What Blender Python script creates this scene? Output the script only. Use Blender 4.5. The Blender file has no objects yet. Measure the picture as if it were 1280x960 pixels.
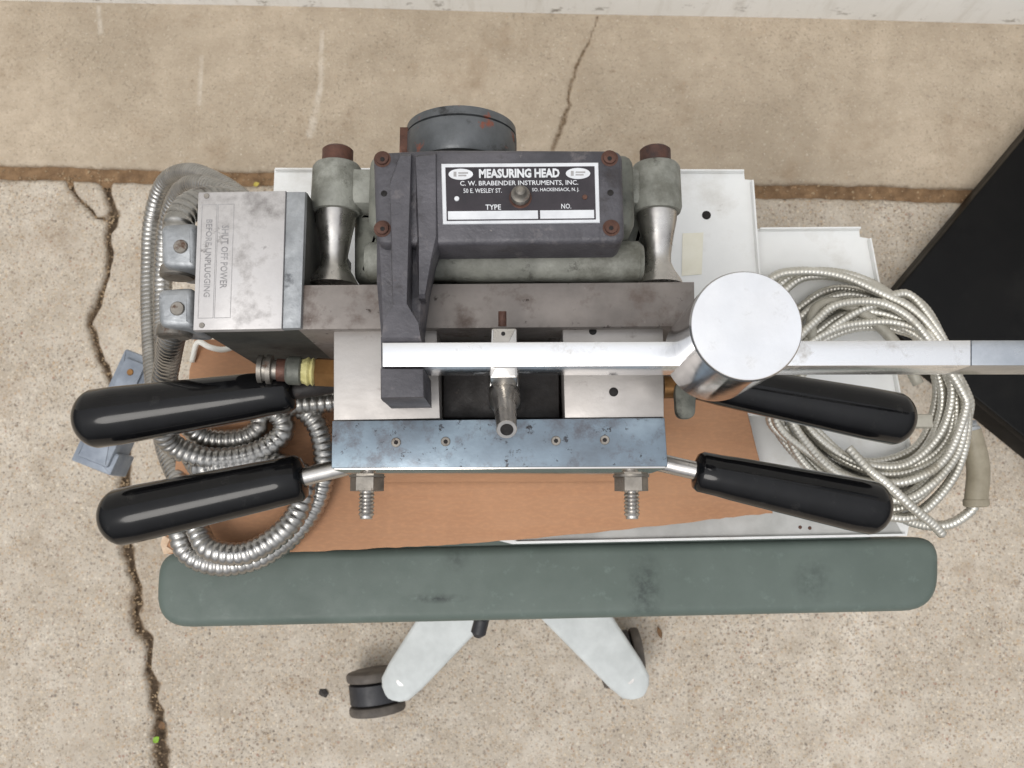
import bpy, bmesh, math, random
import numpy as np
from mathutils import Vector, Matrix, noise

random.seed(7)
C = bpy.context.scene.collection
scene = bpy.context.scene
PI = math.pi

# ------------------------------------------------------------------ camera, world, sun, exposure
CAM_H = 1.15            # metres above the concrete
TILT = math.radians(8.8)  # away from straight down
FPX = 1100.0            # focal length in pixels of a 1280 wide picture
cam_d = bpy.data.cameras.new('camera')
cam_d.sensor_width = 36.0
cam_d.lens = 36.0 * FPX / 1280.0
cam_d.clip_start = 0.02
cam_d.clip_end = 100
cam_d.dof.use_dof = True
cam_d.dof.focus_distance = 0.50
cam_d.dof.aperture_fstop = 21.0
cam = bpy.data.objects.new('camera', cam_d)
cam.location = (0, 0, CAM_H)
cam.rotation_euler = (TILT, 0, 0)
C.objects.link(cam)
scene.camera = cam

SUN_EL, SUN_AZ = math.radians(62), math.radians(215)   # azimuth clockwise from +Y
world = bpy.data.worlds.new('World')
scene.world = world
world.use_nodes = True
wn = world.node_tree
wn.nodes.clear()
sky = wn.nodes.new('ShaderNodeTexSky')
sky.sky_type = 'NISHITA'
sky.sun_disc = False
sky.sun_elevation = SUN_EL
sky.sun_rotation = SUN_AZ
sky.dust_density = 4.0
hs = wn.nodes.new('ShaderNodeHueSaturation')
hs.inputs['Saturation'].default_value = 0.16           # overcast: a grey sky
bg = wn.nodes.new('ShaderNodeBackground')
bg.inputs['Strength'].default_value = 0.15
wo = wn.nodes.new('ShaderNodeOutputWorld')
wn.links.new(sky.outputs[0], hs.inputs['Color'])
# overcast sky: brightest overhead, a third of that at the horizon
wtc = wn.nodes.new('ShaderNodeTexCoord')
wsep = wn.nodes.new('ShaderNodeSeparateXYZ')
wn.links.new(wtc.outputs['Generated'], wsep.inputs[0])
wm = wn.nodes.new('ShaderNodeMapRange')
wm.inputs['From Min'].default_value = 0.0
wm.inputs['From Max'].default_value = 1.0
wm.inputs['To Min'].default_value = 0.25
wm.inputs['To Max'].default_value = 1.35
wn.links.new(wsep.outputs['Z'], wm.inputs['Value'])
wmul = wn.nodes.new('ShaderNodeVectorMath')
wmul.operation = 'SCALE'
cloud = wn.nodes.new('ShaderNodeMix')
cloud.data_type = 'RGBA'
cloud.inputs[0].default_value = 0.75
cloud.inputs[7].default_value = (5.6, 5.7, 5.9, 1)     # even cloud layer over the clear sky
wn.links.new(hs.outputs[0], cloud.inputs[6])
wn.links.new(cloud.outputs[2], wmul.inputs[0])
wn.links.new(wm.outputs[0], wmul.inputs['Scale'])
wn.links.new(wmul.outputs[0], bg.inputs['Color'])
wn.links.new(bg.outputs[0], wo.inputs['Surface'])

sun_d = bpy.data.lights.new('sun', 'SUN')
sun_d.energy = 1.0
sun_d.angle = math.radians(26)
sun_d.color = (1.0, 0.96, 0.9)
sun = bpy.data.objects.new('sun', sun_d)
sv = Vector((math.sin(SUN_AZ) * math.cos(SUN_EL), math.cos(SUN_AZ) * math.cos(SUN_EL), math.sin(SUN_EL)))
sun.rotation_euler = sv.to_track_quat('Z', 'Y').to_euler()
sun.location = sv * 4
C.objects.link(sun)

scene.view_settings.view_transform = 'Standard'
scene.view_settings.look = 'None'
scene.view_settings.gamma = 1.0
scene.view_settings.exposure = 0.12

# ------------------------------------------------------------------ survey: photo point + real height -> place
CT, ST = math.cos(TILT), math.sin(TILT)
def at(px, py, z):
    dx, dy = (px - 640) / FPX, (480 - py) / FPX
    wy, wz = dy * CT + ST, dy * ST - CT
    t = (z - CAM_H) / wz
    return Vector((dx * t, wy * t, z))
def xy(px, py, z):
    p = at(px, py, z)
    return (p.x, p.y)

def lin(r, g, b):
    def f(c):
        c /= 255.0
        return c / 12.92 if c <= 0.04045 else ((c + 0.055) / 1.055) ** 2.4
    return (f(r), f(g), f(b), 1.0)

# ------------------------------------------------------------------ materials
class NT:
    def __init__(s, name):
        s.m = bpy.data.materials.new(name)
        s.m.use_nodes = True
        s.t = s.m.node_tree
        s.b = s.t.nodes['Principled BSDF']
        s.tc = s.t.nodes.new('ShaderNodeTexCoord')
        s.co = s.tc.outputs['Object']
    def link(s, a, b): s.t.links.new(a, b)
    def node(s, typ, **kw):
        n = s.t.nodes.new(typ)
        for k, v in kw.items():
            setattr(n, k, v)
        return n
    def mapping(s, scale=(1, 1, 1), rot=(0, 0, 0), loc=(0, 0, 0)):
        n = s.node('ShaderNodeMapping')
        n.inputs['Scale'].default_value = scale
        n.inputs['Rotation'].default_value = rot
        n.inputs['Location'].default_value = loc
        s.link(s.co, n.inputs['Vector'])
        return n.outputs[0]
    def noise(s, scale, detail=5, rough=0.6, vec=None, dist=0.0):
        n = s.node('ShaderNodeTexNoise')
        n.inputs['Scale'].default_value = scale
        n.inputs['Detail'].default_value = detail
        n.inputs['Roughness'].default_value = rough
        n.inputs['Distortion'].default_value = dist
        s.link(vec or s.co, n.inputs['Vector'])
        return n.outputs['Fac']
    def vor(s, scale, out='Distance', feature='F1', vec=None, rand=1.0):
        n = s.node('ShaderNodeTexVoronoi', feature=feature)
        n.inputs['Scale'].default_value = scale
        n.inputs['Randomness'].default_value = rand
        s.link(vec or s.co, n.inputs['Vector'])
        return n.outputs[out]
    def ramp(s, fac, stops, interp='LINEAR'):
        n = s.node('ShaderNodeValToRGB')
        n.color_ramp.interpolation = interp
        e = n.color_ramp.elements
        while len(e) < len(stops):
            e.new(0.5)
        for i, (p, c) in enumerate(stops):
            e[i].position = p
            e[i].color = c if not isinstance(c, (int, float)) else (c, c, c, 1)
        s.link(fac, n.inputs[0])
        return n.outputs[0]
    def math(s, op, a, b=None, clamp=False):
        n = s.node('ShaderNodeMath', operation=op)
        n.use_clamp = clamp
        for i, v in enumerate((a, b)):
            if v is None: continue
            if isinstance(v, (int, float)): n.inputs[i].default_value = v
            else: s.link(v, n.inputs[i])
        return n.outputs[0]
    def mix(s, fac, a, b, blend='MIX'):
        n = s.node('ShaderNodeMix', data_type='RGBA', blend_type=blend)
        for key, v in ((0, fac), (6, a), (7, b)):
            if isinstance(v, (int, float)): n.inputs[key].default_value = v
            elif isinstance(v, tuple): n.inputs[key].default_value = v
            else: s.link(v, n.inputs[key])
        return n.outputs[2]
    def spot(s, p, r, stretch=(1, 1)):
        """soft mask round one place in object space"""
        m = s.mapping(scale=(stretch[0] / r, stretch[1] / r, 1e-3), loc=(-p[0] * stretch[0] / r, -p[1] * stretch[1] / r, 0))
        n = s.node('ShaderNodeVectorMath', operation='LENGTH')
        s.link(m, n.inputs[0])
        return s.math('SUBTRACT', 1.0, n.outputs['Value'], True)
    def bump(s, h, strength=0.3, dist=0.001, prev=None):
        n = s.node('ShaderNodeBump')
        n.inputs['Strength'].default_value = strength
        n.inputs['Distance'].default_value = dist
        s.link(h, n.inputs['Height'])
        if prev is not None: s.link(prev, n.inputs['Normal'])
        s.link(n.outputs[0], s.b.inputs['Normal'])
        return n.outputs[0]
    def col(s, c):
        if isinstance(c, tuple): s.b.inputs['Base Color'].default_value = c
        else: s.link(c, s.b.inputs['Base Color'])
    def set(s, rough=None, metal=None, spec=None, coat=None):
        for k, v in (('Roughness', rough), ('Metallic', metal), ('Specular IOR Level', spec), ('Coat Weight', coat)):
            if v is None: continue
            if isinstance(v, (int, float)): s.b.inputs[k].default_value = v
            else: s.link(v, s.b.inputs[k])

def surf(name, c1, c2, scale=40, rough=(0.4, 0.6), metal=0.0, bump=0.0, bscale=400, bdist=0.0006,
         spots=None, streak=None, detail=6):
    """two-tone worn surface; spots = [(colour, noise scale, threshold, softness, metal)], darker marks and rust"""
    n = NT(name)
    vec = n.mapping(scale=streak) if streak else None
    f = n.noise(scale, detail, 0.62, vec)
    c = n.ramp(f, [(0.34, c1), (0.66, c2)])
    r = n.ramp(n.noise(scale * 1.7, 5, 0.6, vec), [(0.35, rough[0]), (0.65, rough[1])])
    mt = None
    for sp in spots or []:
        col, sc, th, so = sp[:4]
        k = n.ramp(n.noise(sc, 7, 0.68), [(th, 0.0), (min(1, th + so), 1.0)])
        c = n.mix(k, c, col)
        if len(sp) > 4:
            base = mt if mt is not None else metal
            mx = n.node('ShaderNodeMix', data_type='FLOAT')
            n.link(k, mx.inputs[0])
            if isinstance(base, (int, float)): mx.inputs[2].default_value = base
            else: n.link(base, mx.inputs[2])
            mx.inputs[3].default_value = sp[4]
            mt = mx.outputs[0]
            r = n.mix(k, r, (0.8, 0.8, 0.8, 1))
    n.col(c)
    n.set(rough=r, metal=mt if mt is not None else metal)
    if bump:
        n.bump(n.noise(bscale, 4, 0.6), bump, bdist)
    return n.m

RUST = lin(98, 68, 56)
RUST_D = lin(72, 48, 40)
GRIME = lin(52, 47, 45)
M = {}
M['chrome'] = surf('chrome', (0.80, 0.81, 0.83, 1), (0.88, 0.89, 0.90, 1), 60, (0.10, 0.2), 1.0, 0.05, 300,
                   spots=[((0.55, 0.54, 0.53, 1), 70, 0.62, 0.2, 0.95)])
M['bar_steel'] = surf('bar_steel', (0.88, 0.885, 0.90, 1), (0.94, 0.945, 0.955, 1), 30, (0.16, 0.30), 1.0, 0.06, 500, streak=(0.12, 1, 1),
                      spots=[((0.5, 0.48, 0.46, 1), 55, 0.58, 0.18, 0.95), ((0.62, 0.60, 0.58, 1), 240, 0.66, 0.08, 0.95)])
M['reflection_steel'] = surf('reflection_steel', (0.36, 0.39, 0.42, 1), (0.52, 0.54, 0.57, 1), 30, (0.15, 0.3), 1.0, 0.05, 500)  # bar steel darkened to paint in a dark reflection
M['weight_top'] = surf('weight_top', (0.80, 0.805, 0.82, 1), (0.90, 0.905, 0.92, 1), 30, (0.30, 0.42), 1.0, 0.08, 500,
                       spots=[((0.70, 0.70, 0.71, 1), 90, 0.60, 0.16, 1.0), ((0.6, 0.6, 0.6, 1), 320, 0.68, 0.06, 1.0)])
M['steel'] = surf('steel', (0.48, 0.46, 0.44, 1), (0.66, 0.64, 0.61, 1), 60, (0.22, 0.4), 1.0, 0.1, 350,
                  spots=[(GRIME, 60, 0.66, 0.1, 0.6)])
M['bowl_steel'] = surf('bowl_steel', (0.40, 0.375, 0.355, 1), (0.50, 0.475, 0.455, 1), 35, (0.38, 0.55), 0.7, 0.12, 500, streak=(0.6, 1, 1),
                       spots=[(lin(120, 104, 98), 45, 0.60, 0.16, 0.5), (lin(58, 48, 45), 130, 0.70, 0.05, 0.3)])
M['back_steel'] = surf('back_steel', lin(116, 110, 106), lin(144, 137, 132), 22, (0.45, 0.62), 0.4, 0.12, 400,
                       spots=[(lin(104, 92, 86), 40, 0.52, 0.16, 0.3), (lin(60, 50, 46), 120, 0.63, 0.06, 0.2), (lin(170, 160, 156), 90, 0.66, 0.1, 0.4)])
M['face_steel'] = surf('face_steel', (0.66, 0.64, 0.62, 1), (0.76, 0.74, 0.71, 1), 40, (0.08, 0.16), 1.0, 0.04, 400)
M['nut_steel'] = surf('nut_steel', lin(120, 116, 110), lin(160, 154, 146), 70, (0.35, 0.55), 0.85, 0.2, 300,
                      spots=[(lin(92, 70, 56), 90, 0.56, 0.1, 0.2)])
M['cast_paint'] = surf('cast_paint', lin(120, 121, 114), lin(154, 155, 147), 50, (0.5, 0.7), 0.05, 0.5, 260, 0.0012,
                       spots=[(lin(96, 96, 87), 26, 0.50, 0.16), (lin(60, 58, 52), 60, 0.58, 0.10), (lin(186, 186, 176), 120, 0.66, 0.08)])
M['cast_dark'] = surf('cast_dark', lin(88, 90, 84), lin(128, 129, 120), 40, (0.45, 0.65), 0.25, 0.4, 260, 0.001,
                      spots=[(lin(46, 45, 40), 36, 0.55, 0.14)])
M['black_iron'] = surf('black_iron', lin(68, 67, 72), lin(96, 94, 99), 26, (0.36, 0.58), 0.15, 0.6, 330, 0.0009,
                       spots=[(lin(122, 116, 116), 60, 0.58, 0.16), (lin(54, 50, 51), 34, 0.55, 0.14), (lin(150, 144, 140), 190, 0.69, 0.05), (lin(96, 70, 62), 90, 0.70, 0.06)])
M['grey_ring'] = surf('grey_ring', lin(76, 79, 81), lin(104, 107, 110), 34, (0.35, 0.5), 0.3, 0.25, 420,
                      spots=[(lin(58, 58, 58), 40, 0.54, 0.1, 0.2), (lin(134, 76, 58), 60, 0.57, 0.06, 0.0)])
M['rust'] = surf('rust', RUST_D, RUST, 90, (0.6, 0.85), 0.15, 0.6, 380, 0.001, spots=[(lin(128, 84, 66), 120, 0.6, 0.1)])
M['rust_cap'] = surf('rust_cap', lin(70, 52, 48), lin(108, 72, 58), 70, (0.45, 0.7), 0.35, 0.4, 380, 0.001, spots=[(lin(52, 44, 44), 60, 0.55, 0.1)])
M['grime_shade'] = surf('grime_shade', lin(24, 21, 21), lin(42, 38, 37), 50, (0.5, 0.75), 0.1, 0.4, 300, 0.0008, spots=[(lin(86, 74, 68), 60, 0.62, 0.12)])
M['dark_hole'] = surf('dark_hole', lin(20, 18, 18), lin(34, 30, 29), 200, (0.7, 0.9))
M['lid_alu'] = surf('lid_alu', lin(186, 183, 182), lin(206, 203, 202), 30, (0.34, 0.5), 0.55, 0.1, 420,
                    spots=[(lin(150, 146, 144), 30, 0.55, 0.16, 0.4), (lin(112, 108, 106), 55, 0.64, 0.08, 0.3), (lin(86, 82, 80), 150, 0.68, 0.04, 0.3)])
M['zinc'] = surf('zinc', lin(140, 143, 146), lin(178, 181, 184), 60, (0.4, 0.6), 0.6, 0.35, 240, 0.001,
                 spots=[(lin(104, 106, 110), 50, 0.58, 0.1, 0.5)])
M['box_body'] = surf('box_body', lin(58, 58, 55), lin(78, 78, 73), 40, (0.5, 0.7), 0.3, 0.3, 300, spots=[(GRIME, 40, 0.56, 0.15)])
M['bakelite'] = surf('bakelite', (0.004, 0.004, 0.0045, 1), (0.007, 0.007, 0.008, 1), 60, (0.07, 0.15), 0.0, 0.02, 200,
                     spots=[((0.028, 0.027, 0.026, 1), 70, 0.60, 0.25), ((0.06, 0.056, 0.05, 1), 260, 0.72, 0.05)])
M['bakelite'].node_tree.nodes['Principled BSDF'].inputs['Specular IOR Level'].default_value = 0.3
M['brass'] = surf('brass', lin(118, 86, 52), lin(150, 112, 70), 60, (0.35, 0.5), 0.8, 0.1, 300)
M['tape_yellow'] = surf('tape_yellow', lin(186, 178, 118), lin(212, 204, 146), 120, (0.5, 0.7), 0.0, 0.6, 260, 0.0015)
M['plate_alu'] = surf('plate_alu', lin(214, 216, 220), lin(232, 234, 237), 60, (0.35, 0.5), 0.25, 0.05, 300, spots=[(lin(170, 168, 166), 150, 0.70, 0.08)])
M['plate_black'] = surf('plate_black', lin(38, 34, 40), lin(54, 48, 54), 70, (0.4, 0.55), 0.0, 0.05, 300, spots=[(lin(92, 74, 72), 110, 0.68, 0.1)])
M['ink'] = surf('ink', lin(128, 126, 127), lin(168, 166, 167), 130, (0.6, 0.8))
M['ink_faint'] = surf('ink_faint', lin(150, 148, 148), lin(174, 172, 172), 160, (0.6, 0.8))
M['white_metal'] = surf('white_metal', lin(228, 229, 228), lin(238, 239, 238), 14, (0.3, 0.42), 0.0, 0.04, 200,
                        spots=[(lin(208, 206, 201), 14, 0.52, 0.2), (lin(184, 180, 172), 70, 0.66, 0.1), (lin(120, 92, 74), 160, 0.745, 0.03)])
M['masking_tape'] = surf('masking_tape', lin(230, 226, 208), lin(238, 235, 220), 60, (0.55, 0.7), 0.0, 0.2, 300)
M['caster_black'] = surf('caster_black', lin(36, 36, 39), lin(52, 52, 56), 60, (0.4, 0.6), 0.0, 0.1, 300)
M['tyre'] = surf('tyre', lin(78, 72, 67), lin(100, 93, 86), 60, (0.6, 0.8), 0.0, 0.2, 300)
M['base_paint'] = surf('base_paint', lin(190, 194, 193), lin(206, 210, 209), 40, (0.68, 0.8), 0.0, 0.3, 700, 0.0006,
                       spots=[(lin(182, 189, 185), 60, 0.66, 0.14)])
M['conduit'] = surf('conduit', (0.34, 0.33, 0.31, 1), (0.52, 0.51, 0.49, 1), 40, (0.25, 0.4), 1.0, 0.0,
                    spots=[(lin(108, 98, 88), 35, 0.60, 0.12, 0.8)])
M['cable_armour'] = surf('cable_armour', (0.58, 0.56, 0.50, 1), (0.74, 0.72, 0.66, 1), 40, (0.34, 0.48), 0.85, 0.0,
                         spots=[(lin(150, 140, 120), 25, 0.60, 0.15, 0.6)])
M['sleeve'] = surf('sleeve', lin(134, 126, 108), lin(158, 150, 132), 50, (0.45, 0.6), 0.0, 0.2, 260)
M['grey_jacket'] = surf('grey_jacket', lin(146, 142, 130), lin(170, 166, 154), 50, (0.4, 0.55), 0.0, 0.1, 260)
M['plug_paint'] = surf('plug_paint', lin(122, 130, 142), lin(148, 156, 167), 50, (0.4, 0.6), 0.2, 0.25, 300,
                       spots=[(lin(100, 108, 120), 50, 0.62, 0.1)])
M['white_wire'] = surf('white_wire', lin(226, 224, 214), lin(238, 236, 230), 60, (0.4, 0.5))
M['case_black'] = surf('case_black', (0.002, 0.002, 0.0022, 1), (0.004, 0.0038, 0.0038, 1), 14, (0.35, 0.5), 0.0, 0.06, 400,
                       spots=[((0.05, 0.047, 0.043, 1), 120, 0.70, 0.05), ((0.008, 0.0076, 0.0072, 1), 9, 0.54, 0.2)])
M['leaf_green'] = surf('leaf_green', lin(120, 160, 40), lin(150, 190, 60), 120, (0.5, 0.6))
M['leaf_yellow'] = surf('leaf_yellow', lin(166, 150, 62), lin(188, 172, 84), 120, (0.6, 0.7))
M['leaf_brown'] = surf('leaf_brown', lin(92, 66, 42), lin(130, 98, 64), 120, (0.6, 0.8))
M['pebble_dark'] = surf('pebble_dark', lin(46, 44, 44), lin(66, 62, 60), 120, (0.6, 0.8), 0, 0.4, 400)
M['grit'] = surf('grit', lin(110, 88, 64), lin(178, 156, 126), 90, (0.7, 0.9), 0, 0.3, 500)
M['dirt'] = surf('dirt', lin(104, 80, 56), lin(142, 114, 84), 60, (0.8, 0.95), 0, 0.7, 160, 0.003,
                 spots=[(lin(168, 138, 106), 90, 0.60, 0.08), (lin(80, 60, 44), 50, 0.60, 0.12)])

M['case_black'].node_tree.nodes['Principled BSDF'].inputs['Specular IOR Level'].default_value = 0.14
def blue_plate_mat():
    n = NT('blue_steel')
    f = n.noise(22, 6, 0.62, n.mapping(scale=(0.7, 1, 1)))
    c = n.ramp(f, [(0.32, lin(102, 110, 119)), (0.5, lin(122, 136, 148)), (0.68, lin(142, 159, 171))])
    dirt = n.ramp(n.noise(48, 8, 0.75), [(0.50, 0.0), (0.66, 0.85)])
    c = n.mix(dirt, c, lin(92, 88, 92))
    specks = n.ramp(n.noise(150, 6, 0.75), [(0.60, 0.0), (0.66, 1.0)])
    c = n.mix(specks, c, lin(48, 44, 46))
    n.col(c)
    n.set(rough=n.ramp(n.noise(60, 5), [(0.35, 0.30), (0.65, 0.5)]), metal=0.4)
    n.bump(n.noise(420, 4), 0.12, 0.0006)
    return n.m
M['blue_steel'] = blue_plate_mat()

def cardboard_mat():
    n = NT('cardboard')
    f = n.noise(10, 5, 0.6)
    c = n.ramp(f, [(0.3, lin(164, 122, 92)), (0.7, lin(180, 137, 105))])
    fl = n.noise(60, 3, 0.5, n.mapping(scale=(0.25, 3.2, 1)))
    c = n.mix(n.ramp(fl, [(0.4, 0.0), (0.8, 0.22)]), c, lin(160, 110, 78))
    fib = n.noise(500, 3, 0.5, n.mapping(scale=(0.4, 1, 1)))
    c = n.mix(n.ramp(fib, [(0.45, 0.0), (0.75, 0.3)]), c, lin(206, 154, 112))
    n.col(c)
    n.set(rough=0.85)
    n.bump(fl, 0.25, 0.0008)
    return n.m
M['cardboard'] = cardboard_mat()
M['torn_paper'] = surf('torn_paper', lin(196, 164, 132), lin(222, 200, 176), 160, (0.8, 0.95), 0, 0.5, 400)

def vinyl_mat(marks):
    n = NT('seat_vinyl')
    c = n.ramp(n.noise(16, 5, 0.6), [(0.3, lin(87, 98, 92)), (0.7, lin(99, 110, 104))])
    w = n.ramp(n.noise(90, 6, 0.7), [(0.58, 0.0), (0.75, 0.35)])
    c = n.mix(w, c, lin(128, 144, 138))
    br = n.noise(130, 6, 0.7)
    for (p, r, st, k) in marks:
        s = n.spot(p, r, st)
        s = n.math('MULTIPLY', s, n.ramp(br, [(0.38, 0.0), (0.62, 1.0)]))
        s = n.math('MULTIPLY', s, k, True)
        c = n.mix(s, c, lin(38, 44, 44))
    n.col(c)
    n.set(rough=n.ramp(n.noise(60, 5), [(0.35, 0.42), (0.65, 0.56)]), spec=0.35)
    n.bump(n.noise(900, 3), 0.15, 0.0004)
    return n.m

def wall_mat():
    n = NT('wall_paint')
    c = n.ramp(n.noise(5, 5), [(0.3, lin(236, 235, 230)), (0.7, lin(244, 243, 239))])
    sep = n.node('ShaderNodeSeparateXYZ'); n.link(n.co, sep.inputs[0])
    low = n.math('SUBTRACT', 1.0, n.math('MULTIPLY', sep.outputs['Z'], 22.0), True)   # splashed dirt along the foot
    chip = n.ramp(n.noise(26, 8, 0.72, n.mapping(scale=(1, 1, 1.6))), [(0.58, 0.0), (0.66, 0.9)])
    c = n.mix(n.math('MULTIPLY', low, chip), c, lin(120, 110, 98))
    drip = n.ramp(n.noise(14, 6, 0.7, n.mapping(scale=(3, 1, 0.5))), [(0.5, 0.0), (0.75, 0.4)])
    c = n.mix(drip, c, lin(188, 180, 166))
    n.col(c); n.set(rough=0.55)
    n.bump(n.noise(160, 5), 0.25, 0.001)
    return n.m
M['wall_paint'] = wall_mat()

def concrete_mat(name, stones, base_a, base_b, amount, strength, pit):
    n = NT(name)
    big = n.noise(3.2, 6, 0.62)
    c = n.ramp(big, [(0.3, base_a), (0.7, base_b)])
    mid = n.ramp(n.noise(24, 6, 0.7), [(0.36, 0.0), (0.7, 0.62)])
    c = n.mix(mid, c, lin(156, 141, 122))
    # aggregate showing through the cement, two stone sizes
    hgt = None
    for sc, th in ((210, 0.55), (400, 0.6)):
        warp = n.node('ShaderNodeVectorMath', operation='ADD')
        nz = n.node('ShaderNodeTexNoise'); nz.inputs['Scale'].default_value = sc * 1.3
        n.link(n.co, nz.inputs['Vector'])
        sc_ = n.node('ShaderNodeVectorMath', operation='SCALE'); sc_.inputs['Scale'].default_value = 0.6 / sc
        n.link(nz.outputs['Color'], sc_.inputs[0])
        n.link(n.co, warp.inputs[0]); n.link(sc_.outputs[0], warp.inputs[1])
        v = n.node('ShaderNodeTexVoronoi'); v.inputs['Scale'].default_value = sc
        n.link(warp.outputs[0], v.inputs['Vector'])
        sx = n.node('ShaderNodeSeparateColor'); n.link(v.outputs['Color'], sx.inputs[0])
        pick = n.ramp(sx.outputs[0], stones, 'CONSTANT')
        inside = n.ramp(v.outputs['Distance'], [(0.18, 1.0), (th, 0.0)])
        shown = n.math('MULTIPLY', inside, n.ramp(sx.outputs[1], [(1 - amount - 0.02, 0.0), (1 - amount, 1.0)]))
        shown = n.math('MULTIPLY', shown, n.ramp(n.noise(9, 5, 0.7), [(0.3, 0.45), (0.6, 1.0)]))
        c = n.mix(n.math('MULTIPLY', shown, strength), c, pick)
        h = n.math('MULTIPLY', shown, 0.6)
        hgt = h if hgt is None else n.math('ADD', hgt, h)
    pits = n.ramp(n.noise(250, 5, 0.75), [(0.57, 0.0), (0.65, 1.0)])
    pits = n.math('MULTIPLY', pits, n.ramp(n.noise(5, 6, 0.7, n.mapping(loc=(4, 4, 1))), [(0.36, 0.15), (0.62, 1.0)]))
    c = n.mix(n.math('MULTIPLY', pits, pit), c, lin(84, 70, 58))
    pale = n.ramp(n.noise(240, 4, 0.7, n.mapping(loc=(3, 1, 2))), [(0.62, 0.0), (0.70, 0.6)])
    c = n.mix(pale, c, lin(214, 204, 188))
    stain = n.ramp(n.noise(7, 6, 0.7, n.mapping(loc=(7, 2, 0))), [(0.56, 0.0), (0.74, 0.5)])
    c = n.mix(stain, c, lin(136, 112, 86))
    blot = n.ramp(n.noise(30, 5, 0.7, n.mapping(loc=(1, 8, 0))), [(0.66, 0.0), (0.74, 0.55)])
    c = n.mix(blot, c, lin(110, 88, 66))
    at_ = n.node('ShaderNodeAttribute', attribute_name='crack')
    edge = n.math('ADD', at_.outputs['Fac'], n.math('MULTIPLY', n.math('SUBTRACT', n.noise(120, 6, 0.75), 0.5), 1.5))
    edge = n.math('MULTIPLY', edge, n.ramp(at_.outputs['Fac'], [(0.02, 0.0), (0.15, 1.0)]))
    ck = n.ramp(edge, [(0.22, 0.0), (0.80, 0.92)])
    dirtc = n.ramp(n.noise(190, 5, 0.7), [(0.35, lin(84, 68, 50)), (0.6, lin(122, 101, 77)), (0.75, lin(158, 138, 112))])
    c = n.mix(ck, c, dirtc)
    c = n.mix(n.ramp(edge, [(0.72, 0.0), (1.0, 0.8)]), c, lin(56, 44, 33))
    pl = n.node('ShaderNodeAttribute', attribute_name='lime')
    c = n.mix(n.math('MULTIPLY', pl.outputs['Fac'], n.ramp(n.noise(60, 5, 0.7), [(0.35, 0.15), (0.65, 0.7)])), c, lin(214, 206, 194))
    n.col(c)
    n.set(rough=0.88, spec=0.3)
    h = n.math('ADD', n.math('MULTIPLY', hgt, 0.5), n.math('MULTIPLY', n.noise(120, 6, 0.7), 0.8))
    h = n.math('SUBTRACT', h, n.math('MULTIPLY', pits, 0.5))
    n.bump(h, 0.6, 0.002)
    return n.m
STONES = [(0.0, lin(206, 190, 166)), (0.22, lin(170, 148, 122)), (0.40, lin(222, 212, 196)), (0.55, lin(150, 140, 130)),
          (0.68, lin(186, 158, 126)), (0.82, lin(122, 104, 90)), (0.92, lin(78, 70, 66)), (0.97, lin(150, 104, 84))]
M['slab_rough'] = concrete_mat('slab_rough', STONES, lin(180, 170, 156), lin(214, 205, 192), 0.60, 0.75, 0.7)
M['slab_smooth'] = concrete_mat('slab_smooth', STONES, lin(162, 149, 131), lin(202, 187, 167), 0.22, 0.26, 0.22)

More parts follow.
